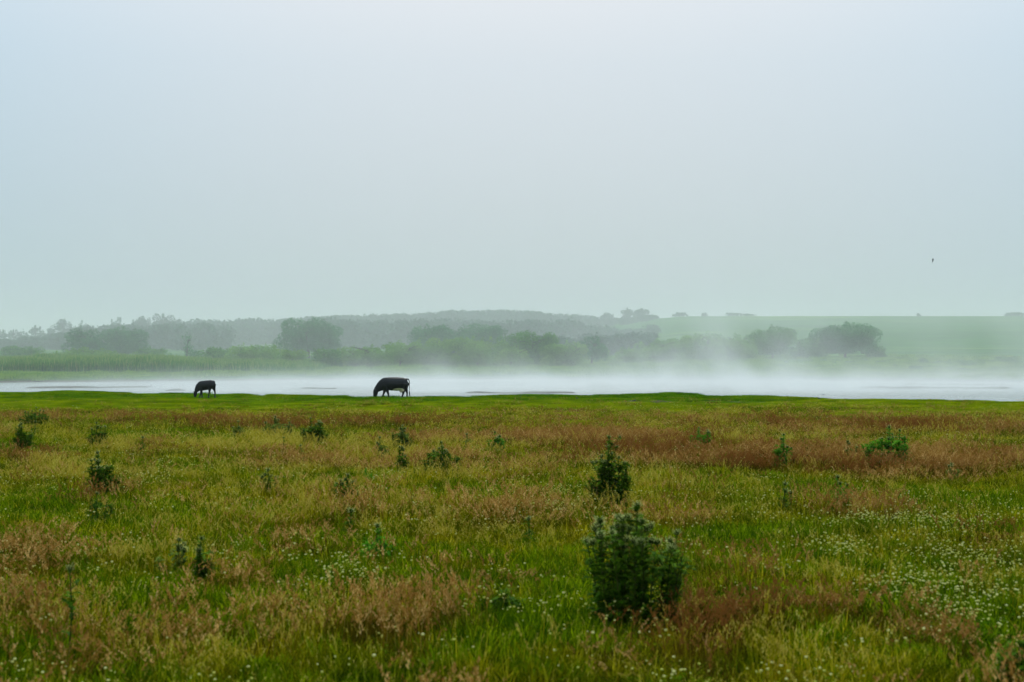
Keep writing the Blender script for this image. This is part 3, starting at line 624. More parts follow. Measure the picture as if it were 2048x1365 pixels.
def thistle_parts(H_, W_, seed, leafm='thistle_leaf', dens=1.0, heads=12, fall=.38, fill=1.0, nst=None, branch=3, leafscale=1.0, lean=0.0):
    """returns list of (name, mesh, location): stems each, leaves, flower heads"""
    r = random.Random(seed); parts = []; lv = MB(); hd = []
    nst = nst if nst > 12 or nst == 1 else max(nst + 2, int(W_ / .085)); tips = []
    for s_ in range(nst):
        a = r.uniform(0, 6.283); d = W_ * .5 * math.sqrt((s_ + .3) / nst); h = H_ * (1 - fall * (d / (W_ * .5 + 1e-6)) ** 2) * r.uniform(.70, 1.0) if s_ else H_
        foot = Vector((math.cos(a) * d * .7, math.sin(a) * d * .7, -.03)); top = Vector((math.cos(a) * d + lean * h, math.sin(a) * d, h))
        mid = foot.lerp(top, .5) + Vector((r.uniform(-.03, .03), r.uniform(-.03, .03), .02))
        sb = MB(); tr = .007 + .004 * H_
        path = [foot, mid, top - (top - mid) * .15, top]
        sb.add(*tube_geo(path, [tr, tr * .8, tr * .6, tr * .4], 5))
        def at(t):
            return foot.lerp(mid, t * 2) if t < .5 else mid.lerp(top, t * 2 - 1)
        ends = [top]
        for k in range(branch):
            t = r.uniform(.5, .9); p = at(t); an = r.uniform(0, 6.283); l = H_ * r.uniform(.08, .2); e = p + Vector((math.cos(an) * l * .8, math.sin(an) * l * .8, l))
            e.z = min(e.z, h * r.uniform(.9, 1.0))
            sb.add(*tube_geo([p, p.lerp(e, .5) + Vector((math.cos(an) * l * .15, math.sin(an) * l * .15, 0)), e], [tr * .5, tr * .45, tr * .35], 4)); ends.append(e)
            for j in range(int(6 * dens)):
                q_ = p.lerp(e, r.random()); aa = r.uniform(0, 6.283); leaf_geo(lv, q_, (math.cos(aa), math.sin(aa), r.uniform(.1, .9)), .10 * leafscale * r.uniform(.7, 1.2), .028 * leafscale, .3, r.uniform(.1, .6), r)
        parts.append(('stem', sb.mesh('stem', [M['thistle_stem']], True))); si = len(parts) - 1
        nl = int(46 * dens * h / 1.0 + 8)
        for j in range(nl):
            t = r.random() ** 1.25; p = at(t); aa = j * 2.4 + r.uniform(-.3, .3); L = (.165 - .07 * t) * leafscale * r.uniform(.75, 1.2)
            leaf_geo(lv, p, (math.cos(aa), math.sin(aa), r.uniform(.3, 1.5)), L, L * .27, .45, r.uniform(0, .35) + .25 * t, r)
        for e in ends: tips.append((e, si))
    for j in range(int(fill * 90 * dens * W_ * H_)):          # leafy side shoots filling the clump
        t = r.random() ** .8 * .86; q = W_ * .5 * (1 - .45 * t) * math.sqrt(r.random()); a = r.uniform(0, 6.283); p = Vector((math.cos(a) * q, math.sin(a) * q, H_ * t * (1 - .5 * fall)))
        for k in range(4):
            aa = r.uniform(0, 6.283); leaf_geo(lv, p, (math.cos(aa), math.sin(aa), r.uniform(0, 1.2)), .12 * leafscale * r.uniform(.7, 1.2), .034 * leafscale, .4, r.uniform(0, .4) + .2 * t, r)
    for j in range(int(22 * dens * max(W_, .3) / .4)):       # rosette at the foot
        aa = r.uniform(0, 6.283); rad = W_ * .2 * r.random(); leaf_geo(lv, Vector((math.cos(aa) * rad, math.sin(aa) * rad, .04)), (math.cos(aa), math.sin(aa), r.uniform(.3, 1)), .26 * leafscale * r.uniform(.7, 1.1), .055 * leafscale, .5, r.uniform(0, .3), r)
    parts.append(('leaves', lv.mesh('leaves', [M[leafm]])))
    tips.sort(key=lambda p: -p[0].z); hs = []
    for e, si in tips[:heads]: hs.append((e, si, r.randrange(3), r.uniform(.8, 1.25), r.uniform(-.3, .3), r.uniform(-.3, .3)))
    return parts, hs
G5 = 'thistles scattered over the meadow'
#  px, base row, top row, width px, leaf material, heads, density, label, options
TH = [
 (1266, 1238, 1016, 218, 'thistle_leaf', 40, 1.0, 'largest thistle clump, many stems and pale fringed heads, nearest the viewer', dict(nst=26, branch=2, fall=.30, fill=.12)),
 (1224, 1003, 876, 78, 'thistle_leaf', 14, 1.6, 'tall narrow dark thistle directly behind the largest thistle clump', dict(nst=12, branch=2, fall=.5, fill=.45)),
 (1776, 917, 856, 92, 'thistle_bright', 12, 1.25, 'wide bright green bushy thistle in brown grass at the right', dict(nst=22, branch=1, fall=.35)),
 (881, 932, 887, 64, 'thistle_leaf', 10, 1.2, 'dark double crowned thistle right of the cow, midfield', dict(nst=7, branch=2)),
 (627, 881, 838, 46, 'thistle_leaf', 8, 1.5, 'dense dark thistle left of the cow with upright spiky top', dict(nst=7, branch=1)),
 (554, 864, 835, 50, 'thistle_pale', 6, 1.0, 'low greyish thistle sprawling left of the dense dark one', dict(nst=7, branch=1)),
 (202, 980, 908, 66, 'thistle_leaf', 12, 1.15, 'open branched dark thistle with knobbly heads at the left', dict(nst=6, branch=3)),
 (198, 880, 848, 30, 'thistle_leaf', 5, 1.2, 'small squat dark thistle behind the open branched one', dict(nst=4, branch=1)),
 (47, 887, 849, 30, 'thistle_leaf', 4, 1.3, 'dark upright thistle nearest the left edge behind pale grass', dict(nst=4, branch=1)),
 (71, 862, 845, 9, 'thistle_leaf', 1, 1.2, 'single slim stalk just right of the left edge thistle', dict(nst=1, branch=1)),
 (283, 896, 877, 8, 'thistle_leaf', 1, 1.2, 'lone thin dark stalk in the bright green patch', dict(nst=1, branch=1)),
 (478, 864, 844, 20, 'thistle_pale', 3, .9, 'faint brownish thistle below the calf', dict(nst=3, branch=1)),
 (540, 978, 943, 25, 'thistle_leaf', 5, .9, 'slim three headed thistle in yellow grass left of centre', dict(nst=3, branch=1)),
 (690, 988, 952, 44, 'thistle_leaf', 7, 1.1, 'low spreading grey green thistle in front of midfield straw grass', dict(nst=6, branch=1)),
 (804, 886, 853, 34, 'thistle_pale', 6, .9, 'pale whitish headed thistle below the cow', dict(nst=4, branch=2)),
 (762, 906, 877, 18, 'thistle_pale', 3, .9, 'slender thistle left of the pale whitish one', dict(nst=2, branch=1)),
 (801, 928, 896, 28, 'thistle_leaf', 4, 1.0, 'green leafy thistle in front of the pale whitish one', dict(nst=3, branch=1)),
 (991, 889, 866, 34, 'thistle_bright', 4, 1.1, 'small round fresh green thistle in brown grass at centre', dict(nst=5, branch=1)),
 (1402, 886, 857, 38, 'thistle_bright', 5, 1.1, 'bright green rounded thistle alone behind the red brown drift', dict(nst=5, branch=1)),
 (1566, 917, 871, 26, 'thistle_bright', 5, 1.0, 'thin fresh green thistle between rounded and bushy green ones', dict(nst=3, branch=2)),
 (1698, 908, 885, 28, 'thistle_pale', 5, .9, 'pale headed low thistle beside the bright bushy one', dict(nst=4, branch=2)),
 (1572, 1014, 971, 22, 'thistle_leaf', 3, .8, 'sparse thin thistle below the thin fresh green one', dict(nst=2, branch=1)),
 (1672, 1008, 957, 44, 'thistle_bright', 3, .8, 'loose green thistle in the dark green hollow at right', dict(nst=5, branch=1)),
 (410, 1160, 1079, 34, 'thistle_leaf', 3, 1.6, 'dark single spire thistle in the lower left foreground', dict(nst=2, branch=1)),
 (350, 1140, 1082, 50, 'thistle_pale', 6, .6, 'withered brownish thistle beside the dark single spire', dict(nst=5, branch=1)),
 (757, 1118, 1056, 56, 'thistle_bright', 2, 1.0, 'leafy green dock like thistle with one raised stalk', dict(nst=4, branch=0)),
 (1020, 1228, 1176, 50, 'thistle_leaf', 0, 1.8, 'dark low rosette left of the largest thistle clump', dict(nst=5, branch=0)),
 (133, 1300, 1140, 22, 'thistle_leaf', 1, .5, 'tall slender green thistle rising through brown grass, bottom left', dict(nst=1, branch=1, fill=.3)),
 (2038, 1372, 1262, 90, 'thistle_leaf', 0, 1.4, 'dark leafy clump cut by the bottom right corner', dict(nst=7, branch=0)),
 (200, 1034, 988, 40, 'thistle_leaf', 1, .8, 'faint green stalks in front of the open branched thistle', dict(nst=3, branch=0)),
 (1057, 1064, 1040, 9, 'thistle_leaf', 1, 1.2, 'tiny lone bud stalk left of the largest clump', dict(nst=1, branch=0)),
 (568, 894, 876, 9, 'thistle_leaf', 1, 1.2, 'tiny dark stalk in front of the low greyish thistle', dict(nst=1, branch=0)),
 (605, 912, 893, 8, 'thistle_pale', 1, 1.0, 'tiny pale stalk in front of the dense dark thistle', dict(nst=1, branch=0)),
 (699, 1048, 1025, 10, 'thistle_leaf', 1, 1.0, 'tiny dark budded stalk behind the dock like thistle', dict(nst=1, branch=0)),
 (70, 840, 816, 62, 'thistle_leaf', 6, .8, 'low dark mixed clump at back of meadow, far left', dict(nst=8, branch=0)),
 (732, 957, 938, 22, 'thistle_bright', 0, 1.2, 'flat leafy green clump in pale straw grass at centre', dict(nst=3, branch=0)),
 (1905, 950, 930, 24, 'thistle_pale', 3, .8, 'dull small thistle sunk in the red brown grass at right', dict(nst=3, branch=1)),
 (937, 884, 870, 12, 'thistle_pale', 1, .9, 'tiny brownish stalk left of the small round fresh thistle', dict(nst=1, branch=1)),
]
for i, (px, brow, trow, w, lm, nh, dn, lab, op) in enumerate(TH):
    u = (px - 1024) / F
    hid = .10 if brow > 1100 else .30 if brow < 950 else .20          # the grass hides the foot
    X0, Y0, Z0 = place(px, HOR + (brow - HOR) * CAMZ / (CAMZ - hid)); H_ = CAMZ - (trow - HOR) / F * Y0 - Z0; W_ = w / F * Y0 * (1.5 if w < 60 else 1.05 if w > 150 else 1.2)
    th = empty('thistle', (X0, Y0, Z0), random.uniform(0, 6.28)); tag(th, lab, 'thistle', G5)
    if brow < 1000 and 18 <= w < 70: dn *= 1.5
    parts, hs = thistle_parts(H_, W_ * .95, 700 + i, lm, dn, nh, leafscale=min(1.25, .8 + .35 * H_), **op)
    pobs = []
    for nm, me in parts:
        o = bpy.data.objects.new(nm, me); COL.objects.link(o); o.parent = th; pobs.append(o)
    for (e, si, k, s, a, b_) in hs:
        o = bpy.data.objects.new('flower_head', HEADS[k]); COL.objects.link(o); o.parent = pobs[si]; o.location = e - Vector((0, 0, .005)); o.scale = (s * 1.0,) * 3; o.rotation_euler = (a, b_, 0)

# ------------------------------------------------------------------ cattle
def fused(name, tubes, voxel, mats, smooth_it=6):
    b = MB()
    for pts_, rad in tubes: b.add(*tube_geo(pts_, rad, 14, True, max(p[1] for p in pts_) - min(p[1] for p in pts_) < .001))
    me = b.mesh(name, mats); o = bpy.data.objects.new(name, me); COL.objects.link(o)
    md = o.modifiers.new('r', 'REMESH'); md.mode = 'VOXEL'; md.voxel_size = voxel
    sm = o.modifiers.new('s', 'SMOOTH'); sm.iterations = smooth_it; sm.factor = .5
    dg = bpy.context.evaluated_depsgraph_get(); ev = o.evaluated_get(dg)
    res = bpy.data.meshes.new_from_object(ev); o.modifiers.clear(); o.data = res
    if not res.materials:
        for m_ in mats: res.materials.append(m_)
    res.polygons.foreach_set('use_smooth', np.ones(len(res.polygons), bool)); res.update()
    return o
def hide_mat(name, patch):
    m, nt, out = mat(name)
    p = N(nt, 'ShaderNodeBsdfPrincipled', Roughness=.55); p.inputs['Specular IOR Level'].default_value = .35
    tc = N(nt, 'ShaderNodeTexCoord'); no = N(nt, 'ShaderNodeTexNoise', Scale=4., Detail=4.); nt.links.new(tc.outputs['Object'], no.inputs['Vector'])
    c = mixc(nt, no.outputs['Fac'], (.003, .004, .006), (.008, .009, .012))
    if patch:
        sp = N(nt, 'ShaderNodeSeparateXYZ'); nt.links.new(tc.outputs['Object'], sp.inputs[0])
        dx = math_(nt, 'DIVIDE', math_(nt, 'SUBTRACT', sp.outputs['X'], 1.74), .36); dz = math_(nt, 'DIVIDE', math_(nt, 'SUBTRACT', sp.outputs['Z'], .52), .12)
        d = math_(nt, 'ADD', math_(nt, 'MULTIPLY', dx, dx), math_(nt, 'MULTIPLY', dz, dz))
        d = math_(nt, 'ADD', d, math_(nt, 'MULTIPLY', no.outputs['Fac'], .8))
        f = ramp(nt, [(.50, (1, 1, 1)), (.60, (0, 0, 0))], math_(nt, 'MULTIPLY', d, .35)).outputs[0]
        c = mixc(nt, f, c, (.60, .52, .36))
    nt.links.new(c, p.inputs['Base Color']); nt.links.new(p.outputs[0], out.inputs[0]); return m
M['hide'] = hide_mat('black_hide', False); M['hide_p'] = hide_mat('black_hide_pale_belly', True)
M['udder'] = plain('udder_skin', (.62, .50, .36), .6, (.52, .42, .28)); M['hoof'] = plain('hoof_horn', (.03, .028, .025), .5); M['eye'] = plain('eye_dark', (.005, .005, .005), .1)
def cow(name, label, px, row, tubes, hide, hooves, ears, eyes, tailtuft, udder=None, rz=0.0, x0=0.0):
    X0, Y0, Z0 = place(px, row)
    e = empty(name, (X0, Y0, Z0 + .04), rz); tag(e, label, 'cow')
    body = fused('body', tubes, .022, [hide]); body.parent = e
    for p in hooves:
        b = MB(); b.add(*tube_geo([(p[0], p[1], .0), (p[0] + .01, p[1], .045), (p[0] + .02, p[1], .09)], [(.062, .07), (.058, .062), (.046, .048)], 10)); b.build('hoof', [M['hoof']], e, True)
    for p, d in ears:
        b = MB(); p = Vector(p); d = Vector(d); s = Vector((0, 0, 1)).cross(d).normalized() * .0 + Vector((.0, 0, 1))
        b.add(*tube_geo([p, p + d * .4, p + d * .8, p + d], [.02, (.045, .02), (.035, .015), .006], 8)); b.build('ear', [hide], e, True)
    for p in eyes:
        me = bpy.data.meshes.new('eye'); bm = bmesh.new(); bmesh.ops.create_uvsphere(bm, u_segments=10, v_segments=8, radius=.018); bm.to_mesh(me); bm.free(); me.materials.append(M['eye'])
        o = bpy.data.objects.new('eye', me); COL.objects.link(o); o.parent = e; o.location = p
    b = MB(); b.add(*tube_geo(tailtuft, [.018, .038, .034, .008], 8)); b.build('tail_tuft', [hide], e, True)
    if udder:
        ub = fused('udder', udder[:1], .015, [M['udder']], 3); ub.parent = e
        for tp, tr_ in udder[1:]:
            b = MB(); b.add(*tube_geo(tp, tr_, 8)); b.build('teat', [M['udder']], ub, True)
    return e
# adult: x runs muzzle -> tail, origin at muzzle
def P3(pts, y=0.0): return [(p[0], y, p[1]) for p in pts]
T = [(P3([(.60, .88), (.78, .90), (1.0, .935), (1.3, .93), (1.6, .915), (1.9, .94), (2.12, .99), (2.27, 1.02), (2.34, 1.05)]),
      [(.16, .38), (.25, .45), (.31, .44), (.35, .455), (.36, .465), (.34, .435), (.30, .37), (.22, .27), (.10, .16)]),
     (P3([(.84, .92), (.62, .83), (.45, .71), (.33, .60), (.25, .51)]), [(.24, .43), (.17, .38), (.14, .30), (.125, .235), (.11, .18)]),
     (P3([(.205, .63), (.20, .55), (.195, .43), (.185, .29), (.155, .15), (.14, .04)]), [(.08, .08), (.12, .14), (.125, .17), (.105, .165), (.085, .125), (.08, .105)]),
     ([(.16, -.10, .60), (.15, 0, .65), (.16, .10, .60)], [.045, .06, .045]),
     ([(2.2, -.18, 1.17), (2.2, 0, 1.22), (2.2, .18, 1.17)], [.08, .09, .08])]
T.append((P3([(.92, .85), (.97, .52), (1.04, .29), (1.07, .16), (1.085, .04)], -.16), [(.13, .20), (.10, .12), (.068, .072), (.05, .055), (.055, .058)]))
T.append((P3([(.88, .85), (.80, .54), (.73, .34), (.67, .18), (.63, .04)], .16), [(.13, .20), (.11, .14), (.068, .076), (.05, .055), (.055, .058)]))
T.append((P3([(2.10, .96), (2.03, .60), (2.05, .40), (2.02, .25), (1.97, .12), (1.955, .04)], -.17), [(.16, .30), (.12, .17), (.08, .10), (.06, .066), (.05, .052), (.055, .058)]))
T.append((P3([(2.15, .98), (2.17, .62), (2.24, .42), (2.27, .30), (2.26, .15), (2.255, .04)], .17), [(.16, .28), (.12, .15), (.07, .09), (.058, .062), (.05, .052), (.055, .058)]))
T.append((P3([(2.24, 1.25), (2.37, 1.24), (2.43, 1.08), (2.43, .8), (2.425, .48)]), [.06, .045, .034, .028, .026]))
cow('cow', 'large black cow with pale udder grazing at the water edge, head down', 745.5, 797.5, T, M['hide_p'],
    [(1.08, -.16), (.62, .16), (1.95, -.17), (2.25, .17)], [((.17, -.10, .60), (.02, -.19, -.05)), ((.17, .10, .60), (.02, .19, -.05))],
    [(.08, -.105, .42), (.08, .105, .42)], P3([(2.425, .5), (2.435, .36), (2.45, .2), (2.465, .04)]),
    [(P3([(1.76, .54), (1.91, .49), (2.02, .55)]), [(.12, .09), (.15, .135), (.10, .10)])] +
    [([(q, sd * .07, .40), (q, sd * .075, .31)], [.025, .016]) for q in (1.86, 1.98) for sd in (-1, 1)])
# young one
T = [(P3([(.38, .78), (.50, .79), (.70, .80), (.92, .825), (1.12, .85), (1.30, .90), (1.41, .93), (1.46, .94)]),
      [(.10, .25), (.16, .31), (.20, .335), (.225, .33), (.22, .32), (.20, .29), (.14, .21), (.07, .11)]),
     (P3([(.58, .79), (.40, .68), (.30, .55), (.23, .45)]), [(.16, .32), (.12, .26), (.095, .19), (.085, .14)]),
     (P3([(.20, .47), (.19, .38), (.175, .26), (.165, .14), (.16, .035)]), [(.06, .06), (.09, .125), (.085, .14), (.065, .105), (.058, .08)])]
for sd, fx in ((-1, (.60, .60, .63, .645, .655)), (1, (.58, .56, .52, .475, .445))):
    T.append((P3(list(zip(fx, (.70, .45, .28, .15, .04))), sd * .10), [(.09, .14), (.072, .09), (.052, .056), (.041, .043), (.043, .045)]))
T.append((P3([(1.22, .86), (1.15, .58), (1.15, .42), (1.12, .28), (1.09, .13), (1.08, .04)], -.11), [(.11, .23), (.09, .12), (.06, .07), (.046, .05), (.04, .042), (.043, .045)]))
T.append((P3([(1.32, .88), (1.39, .60), (1.45, .45), (1.47, .30), (1.462, .15), (1.46, .04)], .11), [(.11, .23), (.09, .12), (.057, .068), (.046, .05), (.04, .042), (.043, .045)]))
T.append((P3([(1.38, 1.13), (1.46, 1.06), (1.495, .88), (1.505, .65), (1.50, .45)]), [.045, .04, .03, .022, .02]))
cow('calf', 'smaller all black young cow grazing head down at the left', 385.5, 797, T, M['hide'],
    [(.65, -.10), (.44, .10), (1.075, -.11), (1.455, .11)], [((.15, -.07, .40), (-.09, -.12, .0)), ((.15, .07, .40), (-.09, .12, .0))],
    [(.075, -.08, .28), (.075, .08, .28)], P3([(1.50, .47), (1.505, .4), (1.51, .3), (1.51, .22)]))

# ------------------------------------------------------------------ birds
M['feather_d'] = plain('dark_feathers', (.025, .025, .03), .6, (.06, .055, .06)); M['feather_w'] = plain('white_feathers', (.7, .7, .68), .7, (.55, .55, .55)); M['feather_g'] = plain('grey_feathers', (.10, .11, .12), .7, (.2, .2, .2))
M['beak'] = plain('beak', (.05, .04, .03), .4)
def bird(label, x, y, z, L, m, rz, stand=True, white=None, group=None, up=0.25):
    e = empty('bird', (x, y, z), rz); tag(e, label, 'bird', group)
    lg = .28 * L if stand else 0
    c = math.cos(up); s = math.sin(up); P = lambda a, b_: ((a * c - b_ * s) * L, 0, (a * s + b_ * c) * L + lg + .16 * L)
    b = MB(); b.add(*tube_geo([P(-.62, .04), P(-.38, .02), P(-.2, 0), P(.02, .0), P(.2, .03), P(.3, .12), P(.36, .2), P(.44, .21), P(.5, .19)], [(.05 * L, .012 * L), (.06 * L, .03 * L), (.11 * L, .10 * L), (.14 * L, .15 * L), (.12 * L, .13 * L), (.08 * L, .09 * L), (.08 * L, .085 * L), (.06 * L, .06 * L), (.015 * L, .015 * L)], 10))
    b.build('body', [m], e, True)
    b = MB(); b.add(*tube_geo([P(.47, .20), P(.62, .17)], [.025 * L, .005 * L], 6)); b.build('beak', [M['beak']], e)
    for sd in (-1, 1):
        b = MB(); q = [P(.16, .08), P(-.05, .1), P(-.3, .06), P(-.55, .07)]; q = [(a_, sd * w_ * L, z_) for (a_, _, z_), w_ in zip(q, (.11, .15, .12, .05))]
        b.add(*tube_geo(q, [(.015 * L, .05 * L), (.022 * L, .10 * L), (.018 * L, .07 * L), (.006 * L, .015 * L)], 8)); b.build('wing', [white or m], e, True)
        if stand:
            b = MB(); b.add(*tube_geo([(0, sd * .05 * L, lg + .06 * L), (.02 * L, sd * .05 * L, .01 * L), (.09 * L, sd * .05 * L, .006 * L)], [.018 * L, .012 * L, .010 * L], 5)); b.build('leg', [M['beak']], e)
    return e
GB = 'birds along the pond'
for px, row, L, m_, rz, lab in [(1357, 791, .30, 'feather_d', .3, 'dark bird perched at the right end of the grassy bank hump'), (1512, 795.5, .30, 'feather_d', 2.9, 'dark bird with raised beak on the bank below the steam'), (1040, 797, .22, 'feather_d', .2, 'small dark bird on the bright green turf at centre'),
                                (1154, 800, .22, 'feather_d', 3.0, 'small dark bird at the left end of the stony strip'), (1269, 805, .22, 'feather_d', .4, 'small dark bird feeding on the brown stony strip'), (1638, 801.5, .26, 'feather_d', 2.8, 'dark bird at water edge right of the second grassy hump'),
                                (1951, 801.5, .28, 'feather_d', .2, 'low dark bird on the shore toward the right edge'), (1986, 802.5, .24, 'feather_g', 3.1, 'greyish bird, the rightmost on the shore')]:
    x, y, z = place(px, row); bird(lab, x, y, z, L, M[m_], rz, True, None, GB)
for px, row, L, lab in [(978, 777.5, .36, 'white bird floating on the pond, nearer of two at centre'), (1016, 771, .40, 'white bird floating on the pond, farther of two at centre'), (1648, 790, .30, 'pale bird floating in front of the broad dark tree')]:
    y = (CAMZ - WATER) * F / (row - HOR); bird(lab, (px - 1024) / F * y, y, WATER - .05, L, M['feather_w'], .3, False, M['feather_g'], GB, .05)
y = (CAMZ - WATER) * F / (773.5 - HOR); x = (301 - 1024) / F * y; bird('dark bird standing on the thin mud spit left of the calf', x, y, ground(x, y), .42, M['feather_d'], .1, True, None, GB, .6)
# flying bird
Y0 = 70.; e = empty('flying_bird', ((1866 - 1024) / F * Y0, Y0, CAMZ + (HOR - 521) / F * Y0), 0); tag(e, 'small dark bird flying alone in the sky at right', 'bird')
L = .26; b = MB()
b.add(*tube_geo([(-.02, 0, -.15), (-.015, 0, -.08), (0, 0, -.03), (.012, 0, .03), (.02, 0, .07), (.026, 0, .10)], [(.03, .006), (.015, .012), (.028, .028), (.032, .034), (.024, .024), (.006, .006)], 8)); b.build('body', [M['feather_g']], e, True)
for sd, tip in ((-1, (-.075, -.04, .045)), (1, (.03, .06, .15))):
    b = MB(); t = Vector(tip); b.add(*tube_geo([(0, sd * .01, .01), t * .45 + Vector((0, sd * .05, .01)), t + Vector((0, sd * .06, 0))], [(.008, .035), (.007, .030), (.003, .006)], 8)); b.build('wing', [M['feather_g']], e, True)

# ------------------------------------------------------------------ air
def vol_box(name, lo, hi, label):
    b = MB(); v = [(x_, y_, z_) for z_ in (lo[2], hi[2]) for y_ in (lo[1], hi[1]) for x_ in (lo[0], hi[0])]
    b.add(v, [[0, 2, 3, 1], [4, 5, 7, 6], [0, 1, 5, 4], [2, 6, 7, 3], [0, 4, 6, 2], [1, 3, 7, 5]])
    m, nt, out = mat(name)
    pv = N(nt, 'ShaderNodeVolumePrincipled'); pv.inputs['Color'].default_value = (.955, .985, .975, 1); pv.inputs['Anisotropy'].default_value = .25
    nt.links.new(pv.outputs[0], out.inputs['Volume'])
    o = b.build(name, [m]); tag(o, label, kind='stuff'); return o, nt, pv
o, nt, pv = vol_box('haze', (-3900, -90, -4), (3900, 4600, 36), 'thin even haze over the whole scene'); pv.inputs['Density'].default_value = .0001
o, nt, pv = vol_box('mist_bank', (-1500, 118, -3.5), (1500, 1500, 35), 'morning mist lying beyond the near bank'); pv.inputs['Density'].default_value = .0017
# steam off the pond: thick at the water, drawn up in leaning wisps toward the right
o, nt, pv = vol_box('steam', (-90, 112, WATER - .02), (95, 216, 9.5), 'white steam rising off the pond in leaning wisps')
tc = N(nt, 'ShaderNodeNewGeometry'); pos = tc.outputs['Position']
sp = N(nt, 'ShaderNodeSeparateXYZ'); nt.links.new(pos, sp.inputs[0]); x_, y_, z_ = sp.outputs
def mr(v, a, b_, c_=0., d_=1., smooth=True):
    n = N(nt, 'ShaderNodeMapRange'); n.interpolation_type = 'SMOOTHSTEP' if smooth else 'LINEAR'; nt.links.new(v, n.inputs[0])
    for i, q_ in enumerate((a, b_, c_, d_)): n.inputs[i + 1].default_value = q_
    return n.outputs[0]
def mul(*a):
    r_ = a[0]
    for b_ in a[1:]: r_ = math_(nt, 'MULTIPLY', r_, b_)
    return r_
h = math_(nt, 'SUBTRACT', z_, WATER)
sh = N(nt, 'ShaderNodeCombineXYZ'); nt.links.new(math_(nt, 'SUBTRACT', x_, mul(h, -.35)), sh.inputs[0]); nt.links.new(y_, sh.inputs[1]); nt.links.new(z_, sh.inputs[2])
def vn(scale, sx, det=3., thr=(.4, .65)):
    mp = N(nt, 'ShaderNodeMapping'); mp.inputs['Scale'].default_value = sx; nt.links.new(sh.outputs[0], mp.inputs[0])
    n = N(nt, 'ShaderNodeTexNoise', Scale=scale, Detail=det); nt.links.new(mp.outputs[0], n.inputs['Vector']); return mr(n.outputs['Fac'], *thr)
low = mul(math_(nt, 'EXPONENT', mul(h, -1 / .55)), .15, mr(x_, -60, -14, .04, 1.), math_(nt, 'ADD', mul(vn(.09, (1, .6, 1)), .7), .3))
mid = mul(math_(nt, 'EXPONENT', mul(h, -1 / 1.8)), .028, mr(x_, -40, 0, .05, 1.), vn(.16, (1.3, .5, .9), 6., (.41, .67)))
right = math_(nt, 'ADD', mul(mr(x_, 2, 22), mr(x_, 25, 34, 1., .10), mr(x_, 60, 72, 1., 0.)), mul(mr(x_, 44, 52), mr(x_, 56, 68, .5, .15)))
high = mul(math_(nt, 'EXPONENT', mul(h, -1 / 4.2)), .045, right, vn(.15, (1.3, .5, .8), 7., (.41, .68)))
edge = mul(mr(y_, 112, 126), mr(y_, 172, 196, 1., 0.), mr(x_, -90, -70), mr(x_, 75, 95, 1., 0.), mr(z_, 7., 9.4, 1., 0.))
nt.links.new(mul(math_(nt, 'ADD', math_(nt, 'ADD', low, mid), high), edge), pv.inputs['Density'])
pv.inputs['Color'].default_value = (.99, 1, 1, 1)

# ------------------------------------------------------------------ light
w = bpy.data.worlds.new('World'); scene.world = w; w.use_nodes = True; nt = w.node_tree; nt.nodes.clear()
out = nt.nodes.new('ShaderNodeOutputWorld'); bg = nt.nodes.new('ShaderNodeBackground'); bg.inputs[1].default_value = .1
SUN_EL, SUN_AZ = R(52), R(8)
sky = N(nt, 'ShaderNodeTexSky'); sky.sky_type = 'NISHITA'; sky.sun_disc = False; sky.sun_elevation = SUN_EL; sky.sun_rotation = SUN_AZ; sky.dust_density = 4; sky.air_density = 1.3
tc = N(nt, 'ShaderNodeTexCoord'); sp = N(nt, 'ShaderNodeSeparateXYZ'); nt.links.new(tc.outputs['Generated'], sp.inputs[0])
cl = ramp(nt, [(0, (.625, .66, .665)), (.03, (.62, .655, .67)), (.20, (.76, .82, .86)), (.26, (.86, .90, .93)), (.6, (1.25, 1.27, 1.27))], sp.outputs[2]).outputs[0]
no = N(nt, 'ShaderNodeTexNoise', Scale=1.6, Detail=2.); nt.links.new(tc.outputs['Generated'], no.inputs['Vector'])
cl = mixc(nt, no.outputs['Fac'], cl, mixc(nt, 1., cl, (.93, .97, 1.0), 'MULTIPLY'))
dt = N(nt, 'ShaderNodeVectorMath', operation='DOT_PRODUCT'); nt.links.new(tc.outputs['Generated'], dt.inputs[0]); dt.inputs[1].default_value = (.02, .94, .33)
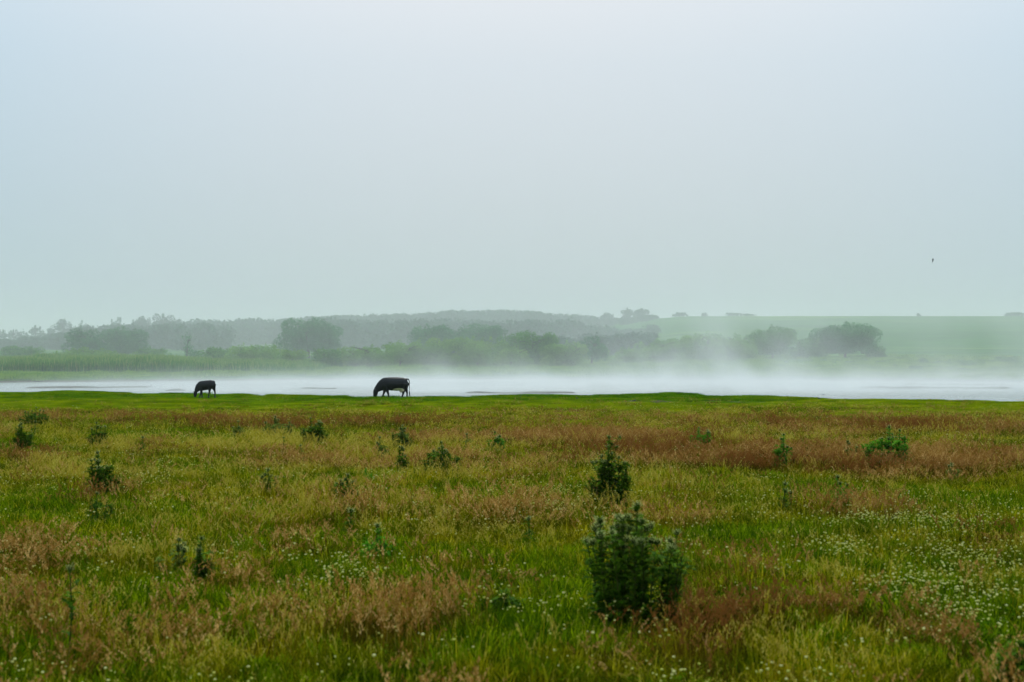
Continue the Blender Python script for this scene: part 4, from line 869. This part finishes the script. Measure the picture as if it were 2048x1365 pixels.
gl = ramp(nt, [(.90, (.75, .90, .99)), (1.0, (1.02, 1.0, 1.0))], dt.outputs['Value']).outputs[0]
cl = mixc(nt, 1., cl, gl, 'MULTIPLY')
sc_ = N(nt, 'ShaderNodeVectorMath', operation='SCALE'); nt.links.new(cl, sc_.inputs[0]); sc_.inputs['Scale'].default_value = 9.55
c = mixc(nt, .92, sky.outputs[0], sc_.outputs[0])
nt.links.new(c, bg.inputs[0]); nt.links.new(bg.outputs[0], out.inputs[0])
sl = bpy.data.lights.new('Sun', 'SUN'); sl.energy = 1.5; sl.angle = R(10); sl.color = (1, .96, .88)
so = bpy.data.objects.new('Sun', sl); COL.objects.link(so)
d = Vector((math.sin(SUN_AZ) * math.cos(SUN_EL), math.cos(SUN_AZ) * math.cos(SUN_EL), math.sin(SUN_EL)))
so.rotation_euler = d.to_track_quat('Z', 'Y').to_euler(); so.location = (0, 0, 60)

# ------------------------------------------------------------------ camera and render
cam = bpy.data.cameras.new('Camera'); co = bpy.data.objects.new('Camera', cam); COL.objects.link(co)
cam.sensor_width = 36; cam.lens = 36 * F / 2048; cam.clip_end = 9000; cam.clip_start = .1
co.location = (0, 0, CAMZ); co.rotation_euler = (R(90) + math.atan((HOR - 682.5) / F), 0, 0)
cam.dof.use_dof = True; cam.dof.focus_distance = 65; cam.dof.aperture_fstop = 2.2
scene.camera = co
scene.view_settings.view_transform = 'Standard'; scene.view_settings.look = 'None'; scene.view_settings.exposure = 0.0; scene.view_settings.gamma = 1
cy = scene.cycles
cy.max_bounces = 10; cy.diffuse_bounces = 3; cy.glossy_bounces = 3; cy.transmission_bounces = 3; cy.volume_bounces = 3; cy.transparent_max_bounces = 8
cy.use_denoising = True; cy.denoiser = 'OPENIMAGEDENOISE'; cy.denoising_prefilter = 'ACCURATE'; cy.denoising_input_passes = 'RGB_ALBEDO_NORMAL'
cy.use_adaptive_sampling = True; cy.adaptive_threshold = .02; cy.volume_step_rate = 2.0; cy.volume_max_steps = 128
cy.caustics_reflective = False; cy.caustics_refractive = False; cy.sample_clamp_indirect = 4
